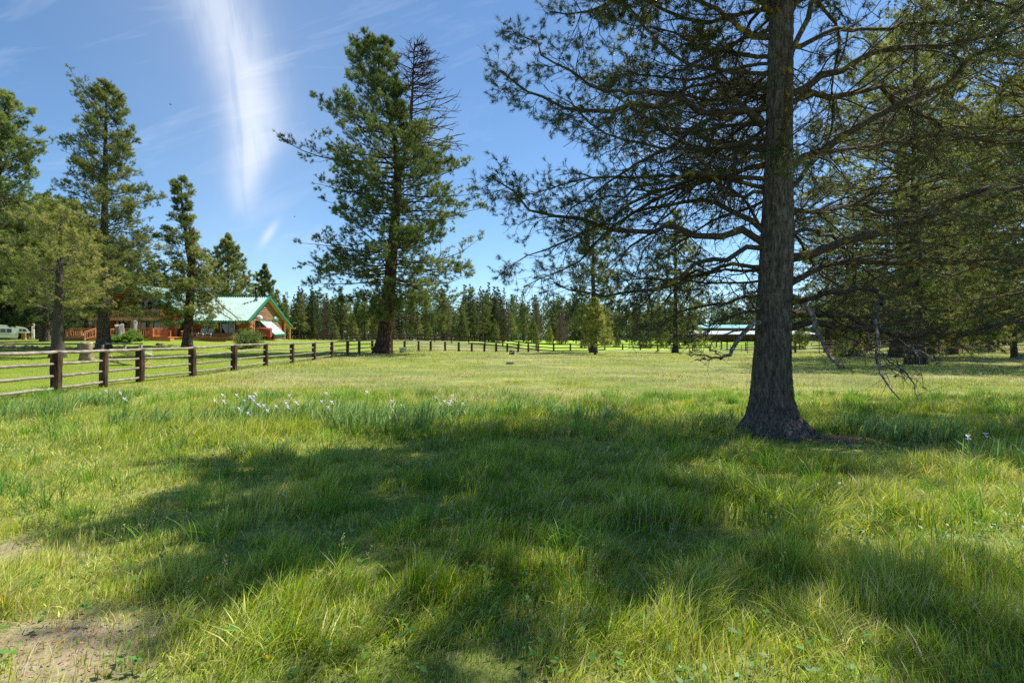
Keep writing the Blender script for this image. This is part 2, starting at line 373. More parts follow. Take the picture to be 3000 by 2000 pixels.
# ------------------------------------------------------------------ grass
GREENS = np.array([(.045,.12,.010), (.10,.21,.014), (.21,.34,.024), (.38,.47,.050), (.58,.60,.15)])
STRAW = np.array([(.58,.50,.24), (.70,.62,.36), (.46,.38,.17)])
def blades(acc, x, y, h, w, lean, az, col, seg, rng, tipcol=None):
    n = len(x); z = G(x, y) - .01
    base = np.stack([x, y, z], 1)
    ld = np.stack([np.cos(az), np.sin(az), np.zeros(n)], 1)
    fa = rng.uniform(0, np.pi, n)
    sd = np.stack([np.cos(fa), np.sin(fa), np.zeros(n)], 1)
    rows = []; cols = []
    tip = col if tipcol is None else tipcol
    for k in range(seg + 1):
        s = k / seg
        c = base + ld * (lean * h * s ** 2)[:, None] + np.array([0, 0, 1]) * (h * s * (1 - .28 * lean * s))[:, None]
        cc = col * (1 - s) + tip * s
        if k < seg:
            ww = (w * (1 - .55 * s) * .5)[:, None]
            rows += [c - sd * ww, c + sd * ww]; cols += [cc, cc]
        else:
            rows += [c]; cols += [cc]
    m = 2 * seg + 1
    V = np.stack(rows, 1).reshape(-1, 3); C = np.stack(cols, 1).reshape(-1, 3)
    b0 = np.arange(n)[:, None] * m
    T = []
    for k in range(seg - 1):
        T += [b0 + [2*k, 2*k+1, 2*k+3], b0 + [2*k, 2*k+3, 2*k+2]]
    T += [b0 + [2*(seg-1), 2*(seg-1)+1, 2*seg]]
    acc.add(V, None, np.concatenate(T), C)
def scatter(y0, y1, dens, rng, mg=3.0, sl=.93):
    n = int(dens * (sl * (y1 ** 2 - y0 ** 2) + 2 * mg * (y1 - y0)))
    y = np.sqrt(rng.uniform(y0 ** 2, y1 ** 2, n)); x = rng.uniform(-1, 1, n) * (sl * y + mg)
    return x, y
def gcol(x, y, rng, dryb=0):
    n = len(x)
    g = fbm(x, y, 1.3, 71, 3) * .35 + (fbm(x, y, .22, 79, 2) - .5) * .45 + .12 + fbm(x, y, 9, 75, 2) * .2 + rng.random(n) * .50
    warm = .15 * sstep(9, 20, y) + .04 + .08 * sstep(-1, -3, x) * sstep(14, 8, y) + .10 * sstep(-.5, -3, x / np.maximum(y, 1) * 4) + dryb
    t = np.clip((g + warm - .18) / .75, 0, .999) * 4
    i = t.astype(int); f = (t - i)[:, None]
    c = GREENS[i] * (1 - f) + GREENS[np.minimum(i + 1, 4)] * f
    pd = .10 + .55 * dry_mask(x, y) + .16 * sstep(.55, .75, fbm(x, y, .8, 41)) + .10 * sstep(14, 25, y)
    st = rng.random(n) < pd
    c[st] = STRAW[rng.integers(0, 3, st.sum())] * rng.uniform(.75, 1.1, (st.sum(), 1))
    return c * rng.uniform(.65, 1.3, (n, 1))
def build_grass():
    rng = np.random.default_rng(11)
    acc = Acc()
    # (y0, y1, density, height scale, width, segments)
    for (y0, y1, dens, hs, w, seg) in ((1.9, 4.2, 6400, 1, .0050, 3), (4.2, 8, 3300, 1, .0066, 3), (8, 14, 1250, 1, .0095, 2), (14, 26, 460, 1, .015, 1),
                                       (26, 45, 170, 1, .024, 1), (45, 85, 42, 1, .05, 1)):
        x, y = scatter(y0, y1, dens, rng)
        keep = (rng.random(len(x)) > dirt_mask(x, y) * .97) & (rng.random(len(x)) > lawn_mask(x, y)) & (rng.random(len(x)) > field_mask(x, y))
        cl = fbm(x, y, .55, 91, 2)
        keep &= rng.random(len(x)) < sstep(.15, .5, cl) * .5 + .52
        keep &= rng.random(len(x)) > .35 * dry_mask(x, y)
        x = x[keep]; y = y[keep]; n = len(x)
        tall = fbm(x, y, 1.1, 55, 3)
        h = (.065 + .115 * sstep(.40, .70, tall)) * rng.uniform(.45, 1.45, n)
        h *= 1 - .78 * root_mask(x, y)
        h *= 1 + .35 * sstep(6.5, 9, y) * sstep(15, 12, y)
        h *= 1 - .45 * sstep(14, 20, y) * sstep(-13, -8, x)
        h *= 1 - .3 * dirt_mask(x, y)
        h *= np.where(y > 45, 1.15, 1)
        h = np.minimum(h, np.maximum(.06, np.abs(x + 14) * .8 + .06))
        # wind combing towards the right, stronger on the open left side
        az = rng.normal(.35, 1.2, n) + (fbm(x, y, .32, 201, 2) - .5) * 2.6 + (fbm(x, y, 1.7, 207, 2) - .5) * 2
        lean = np.abs(rng.normal(.30, .32, n)) + .35 * sstep(.35, .7, fbm(x, y, .4, 211, 2))
        h *= .62 + .8 * sstep(.3, .72, fbm(x, y, .28, 215, 2))
        wide = rng.random(n) < .16
        col = gcol(x, y, rng)
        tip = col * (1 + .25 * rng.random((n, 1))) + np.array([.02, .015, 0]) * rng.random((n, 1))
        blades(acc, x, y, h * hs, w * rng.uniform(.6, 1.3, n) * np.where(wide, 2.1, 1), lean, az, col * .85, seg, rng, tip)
    o = link('meadow_grass', acc.mesh('meadow_grass', M['grass'])); tag(o, 'yellow green meadow grass with straw coloured blades mixed in', 'grass', kind='stuff')
    print('meadow tris', sum(len(t) for t in acc.T))
    # wide, tall blades standing in darker tussocks
    acc = Acc(); nt_ = 620
    ty = np.sqrt(rng.uniform(3.2 ** 2, 17 ** 2, nt_)); tx = rng.uniform(-1, 1, nt_) * (.93 * ty + 1.5)
    kk = dirt_mask(tx, ty) < .2; tx = tx[kk]; ty = ty[kk]
    per = 46
    r = np.abs(rng.normal(0, .13, (len(tx), per))); a = rng.uniform(0, 6.28, (len(tx), per))
    x = (tx[:, None] + r * np.cos(a)).ravel(); y = (ty[:, None] + r * np.sin(a)).ravel()
    az = a.ravel() + rng.normal(0, .5, x.size)
    hh = (rng.uniform(.16, .42, len(tx))[:, None] * rng.uniform(.6, 1.1, (len(tx), per))).ravel()
    hh = np.minimum(hh, .08 + .06 * y) * (1 - .7 * root_mask(x, y))
    tc_ = np.array([(.065,.17,.025), (.09,.22,.035), (.15,.31,.04), (.22,.36,.06)])[rng.integers(0, 4, len(tx))]
    col = np.repeat(tc_, per, 0) * rng.uniform(.75, 1.25, (x.size, 1))
    keep = (lawn_mask(x, y) < .5); 
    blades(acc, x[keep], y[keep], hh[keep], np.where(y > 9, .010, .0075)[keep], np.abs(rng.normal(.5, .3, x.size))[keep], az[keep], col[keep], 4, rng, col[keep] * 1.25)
    o = link('grass_tussocks', acc.mesh('grass_tussocks', M['grass'])); tag(o, 'taller dark green tussocks rising out of the meadow grass', 'grass', kind='stuff')
    # lawn
    acc = Acc()
    for (y0, y1, dens, w) in ((15, 32, 420, .012), (32, 52, 120, .026), (52, 80, 26, .05)):
        x, y = scatter(y0, y1, dens, rng)
        keep = (rng.random(len(x)) < lawn_mask(x, y)) & (x < -13.4) & ~((x > -52) & (x < -30) & (y > 64.5))
        x = x[keep]; y = y[keep]; n = len(x)
        t = np.clip(fbm(x, y, 2.5, 61) * .6 + rng.random(n) * .5, 0, 1)[:, None]
        col = (np.array([.14,.22,.02]) * (1 - t) + np.array([.38,.42,.075]) * t)
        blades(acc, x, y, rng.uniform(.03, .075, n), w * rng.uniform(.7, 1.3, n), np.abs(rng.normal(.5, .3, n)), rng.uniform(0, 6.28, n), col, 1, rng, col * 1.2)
    o = link('lawn_grass', acc.mesh('lawn_grass', M['grass'])); tag(o, 'short mown green lawn between the pole fence and log house', 'lawn', kind='stuff')
    # straws lying about and seed heads
    acc = Acc()
    x, y = scatter(2.3, 9, 34, rng); n = len(x); L = rng.uniform(.12, .5, n)
    blades(acc, x, y, L * .35, np.full(n, .0045), rng.uniform(2.2, 3.2, n), rng.uniform(0, 6.28, n), STRAW[rng.integers(0, 3, n)] * .95, 3, rng)
    # seed heads: a thin stem with many tiny spikelets
    pts = []
    xs, ys = scatter(2.6, 7.5, 9, rng); pts.append((xs, ys, .38, .012))
    xs, ys = scatter(7.5, 13, 5, rng); pts.append((xs, ys, .40, .015))
    xs, ys = scatter(13, 30, 2.2, rng); k = (xs > -12); pts.append((xs[k], ys[k], .30, .022))
    u = rng.uniform(6.5, 26, 650); v = rng.normal(20.5, 1.0, 650); pts.append((u, v, .42, .028))
    for xs, ys, H, s in pts:
        k = (dirt_mask(xs, ys) < .4) & (lawn_mask(xs, ys) < .3); xs = xs[k]; ys = ys[k]; n = len(xs)
        h = H * rng.uniform(.6, 1.2, n); az = rng.normal(.4, 1, n); ln = rng.uniform(.1, .5, n)
        zc = np.tile(np.array([.30,.30,.13]), (n, 1))
        blades(acc, xs, ys, h, np.full(n, s * .3), ln, az, zc, 4, rng)
        q = 22; f = rng.uniform(.62, 1, (n, q)); z0 = G(xs, ys)
        sp = (1.03 - f) * .30 * h[:, None] * 0.9
        aa = rng.uniform(0, 6.28, (n, q))
        px_ = xs[:, None] + np.cos(az)[:, None] * (ln * h)[:, None] * f ** 2 + np.cos(aa) * sp * .5
        py_ = ys[:, None] + np.sin(az)[:, None] * (ln * h)[:, None] * f ** 2 + np.sin(aa) * sp * .5
        pz_ = z0[:, None] + h[:, None] * f * (1 - .28 * ln[:, None] * f)
        p = np.stack([px_, py_, pz_], -1).reshape(-1, 3)
        d = norm(rng.normal(0, 1, p.shape) + [0, 0, .8]); sd = norm(np.cross(d, rng.normal(0, 1, p.shape)))
        L_ = s * rng.uniform(.5, 1.1, (len(p), 1))
        V = np.stack([p - sd * L_ * .22, p + sd * L_ * .22, p + d * L_], 1).reshape(-1, 3)
        acc.add(V, None, np.arange(len(V)).reshape(-1, 3), np.repeat(np.array([[.52,.48,.27]]) * rng.uniform(.7, 1.15, (len(p), 1)), 3, 0))
    o = link('grass_seed_heads', acc.mesh('grass_seed_heads', M['grass'])); tag(o, 'pale feathery seed heads and loose straw over the grass', 'seed heads', kind='stuff')
    # broad-leaved weeds: clover, dandelion, orange specks of blossom
    acc = Acc()
    x, y = scatter(2.4, 9, 26, rng); n = len(x); z = G(x, y)
    for j in range(4):
        a = rng.uniform(0, 6.28, n); s = rng.uniform(.012, .032, n); hh = rng.uniform(.03, .11, n)
        c = np.stack([x + np.cos(a) * s, y + np.sin(a) * s, z + hh], 1); u = np.stack([np.cos(a), np.sin(a), rng.uniform(-.3, .5, n)], 1) * s[:, None]
        v = np.stack([-np.sin(a), np.cos(a), rng.uniform(-.3, .3, n)], 1) * (s * .55)[:, None]
        V = np.stack([c - u, c + v, c + u, c - v], 1).reshape(-1, 3)
        col = np.array([[.10,.21,.04]]) * rng.uniform(.7, 1.4, (n, 1))
        acc.add(V, np.arange(4 * n).reshape(-1, 4), None, np.repeat(col, 4, 0))
    x, y = scatter(2.6, 7, 7, rng); n = len(x); z = G(x, y) + rng.uniform(.06, .2, n)
    p = np.stack([x, y, z], 1)
    for j in range(2):
        d = norm(rng.normal(0, 1, p.shape)) * .009; e = norm(np.cross(d, rng.normal(0, 1, p.shape))) * .009
        V = np.stack([p - d, p + e, p + d, p - e], 1).reshape(-1, 3)
        acc.add(V, np.arange(4 * n).reshape(-1, 4), None, np.repeat(np.array([[.62,.30,.03]]) * rng.uniform(.6, 1.2, (n, 1)), 4, 0))
    o = link('meadow_weeds', acc.mesh('meadow_weeds', M['grass'])); tag(o, 'small clover leaves and orange yellow blossom low in the grass', 'weeds', kind='stuff')
build_grass()

# pine litter and soil crumbs by the big trunk
def litter():
    rng = np.random.default_rng(5); acc = Acc(); n = 5200
    x = rng.normal(5.2, .45, n); y = rng.normal(9.2, .22, n)
    x2 = rng.normal(-2.8, .5, 900); y2 = rng.normal(2.95, .4, 900); x = np.append(x, x2); y = np.append(y, y2); n = len(x)
    p = np.stack([x, y, G(x, y) + rng.uniform(.004, .02, n)], 1)
    a = rng.uniform(0, 6.28, n); d = np.stack([np.cos(a), np.sin(a), rng.normal(0, .15, n)], 1) * rng.uniform(.02, .05, (n, 1)); s = np.stack([-np.sin(a), np.cos(a), np.zeros(n)], 1) * .004
    V = np.stack([p - s, p + s, p + d], 1).reshape(-1, 3)
    acc.add(V, None, np.arange(3 * n).reshape(-1, 3), np.repeat(np.array([[.34,.19,.10]]) * rng.uniform(.5, 1.5, (n, 1)), 3, 0))
    o = link('pine_litter', acc.mesh('pine_litter', M['grass'])); tag(o, 'fallen brown pine needles beside the roots of the big pine', 'pine litter', kind='stuff')
litter()

# ------------------------------------------------------------------ iris clumps
def iris_clump(px, py, n, hgt, rad, nfl, seed, label):
    rng = np.random.default_rng(seed)
    d = EYE * F / (py - CY); x0 = X(px, d)
    root = empty('iris_clump', (x0, d, g1(x0, d)), label, 'iris plants', 'wild iris clumps standing in the meadow')
    acc = Acc()
    r = rad * np.sqrt(rng.random(n)); a = rng.uniform(0, 6.28, n)
    x = x0 + 1.5 * r * np.cos(a); y = d + .7 * r * np.sin(a)
    az = rng.normal(.2, 1.1, n); h = 1.15 * hgt * rng.uniform(.55, 1.1, n)
    c = np.array([[.21,.33,.11]]) * rng.uniform(.6, 1.45, (n, 1)) + np.array([[.05,.05,.0]]) * rng.random((n, 1))
    blades(acc, x, y, h, rng.uniform(.016, .032, n), np.abs(rng.normal(.42, .25, n)), az, c * .8, 4, rng, c * 1.15)
    V = np.concatenate(acc.V) - np.array(root.location)
    me = np_mesh('leaves', V, np.concatenate(acc.T), None, M['grass'], np.concatenate(acc.C))
    link('leaves', me, root)
    for i in range(nfl):
        fx = rng.normal(0, rad * .75); fy = rng.normal(0, rad * .8); fz = hgt * rng.uniform(.62, 1.2)
        b = Acc(); k = 6
        sx = fx * .7
        st = np.array([[(sx, fy, 0), (fx, fy, fz * .6), (fx, fy, fz)]]); 
        vv, qq = tubes(st, np.full((1, 3), .0045), 4); b.add(vv, qq, None, np.array([.12,.22,.06]))
        for j in range(k):
            an = j * 6.28 / k + rng.uniform(-.3, .3); up = .05 if j % 2 else -.015
            u = np.array([math.cos(an), math.sin(an), 0]); w = np.array([-u[1], u[0], 0]); c0 = np.array([fx, fy, fz]); R = rng.uniform(.034, .052)
            P = np.array([c0, c0 + u * R * .55 + w * R * .34 + [0, 0, up * .7], c0 + u * R + [0, 0, up - .012], c0 + u * R * .55 - w * R * .34 + [0, 0, up * .7]])
            cc = np.array([.72,.68,.84]) * rng.uniform(.85, 1.1)
            b.add(P, [[0, 1, 2, 3]], None, np.minimum(cc, .9))
        link('flower', b.mesh('flower', M['petal']), root)
IRIS = [(60, 1222, 260, .42, .75, 1, 'wide dense tuft of iris leaves under the first fence post from the left'),
        (265, 1190, 230, .40, .7, 3, 'iris tuft below the second fence post with a pair of white blooms at its top'),
        (395, 1250, 90, .46, .35, 1, 'small iris tuft fanning out to the left, nearly without bloom'),
        (560, 1245, 120, .40, .6, 0, 'loose low iris tuft without blooms, right of the small fanned one'),
        (700, 1232, 170, .46, .5, 8, 'iris tuft with a cluster of white blooms on its left side of the meadow'),
        (785, 1245, 170, .46, .45, 10, 'iris tuft carrying the most white blooms'),
        (945, 1240, 260, .50, .6, 5, 'tall silvery iris tuft with three blooms above arching leaves'),
        (1110, 1258, 420, .52, .65, 3, 'darkest and densest iris mound, partly inside the pine shade'),
        (1215, 1245, 150, .42, .5, 2, 'iris tuft just right of the dark dense mound'),
        (1345, 1225, 190, .42, .55, 8, 'iris tuft with small lilac blooms at the middle of the meadow'),
        (1540, 1215, 240, .42, .45, 0, 'rounded grey green tuft of leaves without blooms'),
        (1720, 1230, 160, .38, .6, 2, 'thin iris tuft at the far edge of the pine shade'),
        (2680, 1290, 260, .40, .6, 0, 'dark leafy tuft right of the big pine roots'),
        (2560, 1258, 160, .34, .5, 0, 'leafy tuft close behind the big pine roots'),
        (2110, 1262, 220, .38, .6, 0, 'leafy tuft left of the big pine trunk'),
        (2945, 1372, 120, .40, .35, 2, 'iris tuft with lilac blooms at the right edge of the meadow')]
for i, (px, py, n, h, r, nf, lb) in enumerate(IRIS): iris_clump(px, py, n, h, r, nf, 300 + i, lb)

# ------------------------------------------------------------------ growing branches
def grow(base, d, L, K, wig, up, rng, upcurve=0.):
    N = len(base); P = np.zeros((N, K, 3)); P[:, 0] = base; d = norm(d); st = (L / (K - 1))[:, None]
    for k in range(1, K):
        P[:, k] = P[:, k - 1] + d * st
        s = k / (K - 1)
        d = norm(d + rng.normal(0, wig, (N, 3)) + np.array([0, 0, 1.]) * np.reshape(up + upcurve * s, (-1, 1)))
    return P
def spawn(P, n, t0, t1, rng, amin, amax, flat=.5, zb=0., ):
    N, K, _ = P.shape
    i = np.repeat(np.arange(N), n); t = rng.uniform(t0, t1, len(i)) * (K - 1) * .999
    k = t.astype(int); f = (t - k)[:, None]
    b = P[i, k] * (1 - f) + P[i, k + 1] * f; tan = norm(P[i, k + 1] - P[i, k])
    side = norm(np.cross(tan, np.array([0, 0, 1.])) + 1e-4); upv = np.cross(side, tan)
    s = rng.choice([-1, 1], len(i)) * rng.uniform(.4, 1, len(i))
    v = rng.normal(zb, flat, len(i))
    pr = norm(side * s[:, None] + upv * v[:, None])
    a = rng.uniform(amin, amax, len(i))[:, None]
    return b, norm(tan * np.cos(a) + pr * np.sin(a)), t / (K - 1), i
def taper(P, r0, r1):
    N, K, _ = P.shape; s = np.linspace(0, 1, K)[None]
    return np.reshape(r0, (-1, 1)) * (1 - s) + np.reshape(r1, (-1, 1)) * s
def resample(pts, K):
    pts = np.asarray(pts, float); seg = np.linalg.norm(np.diff(pts, axis=0), axis=1); s = np.concatenate([[0], np.cumsum(seg)]); s /= s[-1]
    q = np.linspace(0, 1, K)
    # Catmull-like smoothing through linear resample + blur
    R = np.stack([np.interp(q, s, pts[:, j]) for j in range(3)], 1)
    R2 = R.copy(); R2[1:-1] = (R[:-2] + R[1:-1] * 2 + R[2:]) / 4
    return R2
def needles(acc, p, d, n, L, W, brush, spread, cols, rng):
    """n needles round each of the tufts p with axis d"""
    N = len(p)
    if N == 0: return
    i = np.repeat(np.arange(N), n); m = len(i)
    u = rng.random(m)[:, None]
    b = p[i] - d[i] * brush * u
    r = rng.normal(0, 1, (m, 3)); r -= (r * d[i]).sum(1, keepdims=True) * d[i]; r = norm(r)
    sp = rng.uniform(.35, 1, (m, 1)) * spread
    dr = norm(d[i] * (1.05 - sp) + r * sp)
    LL = np.reshape(L, (-1, 1))[i] if np.ndim(L) else L
    LL = LL * rng.uniform(.7, 1.15, (m, 1))
    sd = norm(np.cross(dr, rng.normal(0, 1, (m, 3)))) * W / 2
    V = np.stack([b - sd, b + sd, b + dr * LL], 1).reshape(-1, 3)
    C = np.repeat(cols[i] * rng.uniform(.75, 1.25, (m, 1)), 3, 0)
    acc.add(V, None, np.arange(3 * m).reshape(-1, 3), C)

PAL = {'pond': np.array([(.075,.115,.035), (.105,.150,.040), (.15,.19,.050), (.20,.23,.075)]),
       'lodge': np.array([(.075,.105,.028), (.12,.15,.036), (.18,.205,.055), (.25,.26,.085)]),
       'yellow': np.array([(.13,.155,.035), (.19,.21,.05), (.26,.27,.075), (.33,.32,.11)]),
       'dark': np.array([(.035,.060,.022), (.050,.078,.026), (.070,.10,.03), (.095,.12,.04)]),
       'dead': np.array([(.13,.085,.06), (.17,.12,.09), (.12,.10,.085), (.10,.085,.05)])}
def tcols(n, pal, rng, clump=None):
    t = rng.random(n) * 3 if clump is None else np.clip(clump + rng.normal(0, .5, n), 0, 2.999)
    i = t.astype(int); f = (t - i)[:, None]
    return PAL[pal][i] * (1 - f) + PAL[pal][i + 1] * f

def conifer(seed, H, r0, z0, ext, nl, pal='pond', elev=(-.1, .5), upc=.10, n2=9, n3=5, nn=10, NL=.2, NW=.014, path=None, lean=0, inner=.25,
            l2=.42, l3=.16, barek=5, K1=7, low_bare=0, sweep=0., top=1, ragged=.25, tuft_keep=1., spread=.95, l3abs=None, wig=.10):
    """returns (trunk Acc, branch Acc, foliage Acc) round the origin. ext(zf, side) = reach in m, side -1..1 = left..right"""
    rng = np.random.default_rng(seed)
    
    if barek: nn = int(nn * 1.5); NW = NW * 1.9; NL = NL * 1.15
    T, B, Fo = Acc(), Acc(), Acc()
    if path is None: path = [(0, 0, 0), (lean * .3, 0, H * .4), (lean * .7, 0, H * .8), (lean, 0, H)]
    pa = resample(path, 22)
    zz = (pa[:, 2] - pa[0, 2]) / H
    pa[:, 0] += rng.normal(0, .015 * r0, 22); 
    R = r0 * (1 - zz) ** .8 * (1 + .55 * np.exp(-zz * H / (r0 * 2.2))) + .015
    v, q = tubes(pa[None], R[None], 14 if r0 > .3 else 9)
    k = 14 if r0 > .3 else 9
    an = np.tile(np.arange(k) * 2 * np.pi / k, 22); hh = np.repeat(pa[:, 2], k)
    ctr = np.repeat(pa, k, 0)
    v = ctr + (v - ctr) * (1 + .10 * np.sin(an * 3 + seed) * np.exp(-hh / (r0 * 2))[...] + .04 * np.sin(an * 5 + hh * 3 / r0))[:, None]
    T.add(v, q)
    # limbs
    zg = np.linspace(z0, 1, 60); wg = np.array([.5 * (ext(z, -1) + ext(z, 1)) for z in zg]); wg = wg / wg.max() + .22; cg = np.cumsum(wg); cg = (cg - cg[0]) / (cg[-1] - cg[0])
    zf = np.interp((np.arange(nl) + rng.uniform(0, 1, nl)) / nl, cg, zg)
    zf = np.minimum(zf, .985)
    phi = np.arange(nl) * 2.39996 + rng.normal(0, .35, nl)
    bx = np.interp(zf, zz, pa[:, 0]); by = np.interp(zf, zz, pa[:, 1])
    base = np.stack([bx, by, pa[0, 2] + zf * H], 1)
    Ln = np.array([ext(z, math.cos(f)) for z, f in zip(zf, phi)]) * rng.uniform(1 - ragged, 1 + ragged * .5, nl)
    rel = (zf - z0) / (1 - z0)
    ev = elev[0] + (elev[1] - elev[0]) * rel + rng.normal(0, .12, nl)
    d = np.stack([np.cos(phi) * np.cos(ev), np.sin(phi) * np.cos(ev), np.sin(ev)], 1)
    P1 = grow(base, d, Ln, K1, wig, upc * rng.uniform(.3, 1.6, nl) - .04, rng, upc * .7)
    rb = np.clip(Ln * .0105, .012, r0 * .3)
    v, q = tubes(P1, taper(P1, rb, .012), 5); B.add(v, q)
    b2, d2, t2, i2 = spawn(P1, n2, .18, 1, rng, .5, 1.15, .45, .15)
    L2 = Ln[i2] * l2 * (1.15 - t2) * rng.uniform(.6, 1.2, len(i2)) + .12
    P2 = grow(b2, d2, L2, 5, .16, .07, rng, .1)
    v, q = tubes(P2, taper(P2, np.clip(L2 * .011, .007, .03), .006), 3); B.add(v, q)
    b3, d3, t3, i3 = spawn(P2, n3, .25, 1, rng, .4, 1.1, .6, .2)
    L3 = np.full(len(i3), 1.) * (l3abs or (.05 + l3 * 1.2)) * rng.uniform(.5, 1.3, len(i3))
    if not barek: L3 = L3 * (.25 + .75 * np.clip(Ln / np.median(Ln), 0, 1))[i2][i3]
    P3 = grow(b3, d3, L3, 3, .2, .12, rng)
    if barek:
        v, q = tubes(P3, taper(P3, .009 if r0 > .25 else .006, .004), 3); B.add(v, q)
    tr = t2[i3]
    keep = (tr * 1.0 + rng.random(len(i3)) * .35 > inner) & (rng.random(len(i3)) < tuft_keep)
    tp = P3[keep, -1]; td = norm(P3[keep, -1] - P3[keep, -2])
    tp2 = P2[:, -1]; td2 = norm(P2[:, -1] - P2[:, -2]); tp1 = P1[:, -1]; td1 = norm(P1[:, -1] - P1[:, -2])
    p = np.concatenate([tp, tp2, tp1]); dd = np.concatenate([td, td2, td1])
    if tuft_keep > 0:
        clump = np.concatenate([rng.normal(1.4, .8, nl)[i2][i3][keep], rng.normal(1.4, .8, nl)[i2], np.full(nl, 1.5)])
        needles(Fo, p, norm(dd + [0, 0, .25]), nn, NL, NW, NL * .9, spread, tcols(len(p), pal, rng, clump), rng)
    # leader
    zt = np.linspace(.9, 1, 10); c = np.stack([np.interp(zt, zz, pa[:, 0]), np.interp(zt, zz, pa[:, 1]), pa[0, 2] + zt * H], 1)
    if tuft_keep > 0 and top: needles(Fo, c, np.tile([0, 0, 1.], (10, 1)), nn, NL, NW, NL, .8, tcols(10, pal, rng), rng)
    return T, B, Fo
def plant(name, loc, parts, mats, label, cat='pine tree', group=None, rz=0, fol='crown'):
    T, B, Fo = parts
    root = empty(name, loc, label, cat, group, rz)
    link('trunk', T.mesh('trunk', mats[0], True), root)
    link('branches', B.mesh('branches', mats[1]), root)
    if Fo.V: link(fol, Fo.mesh(fol, mats[2]), root)
    return root
def prof(pts):
    z = [p[0] for p in pts]; l = [p[1] for p in pts]; r = [p[2] for p in pts]
    def f(zf, s):
        a = np.interp(zf, z, l); b = np.interp(zf, z, r)
        return max(.25, a * (1 - s) / 2 + b * (1 + s) / 2)
    return f

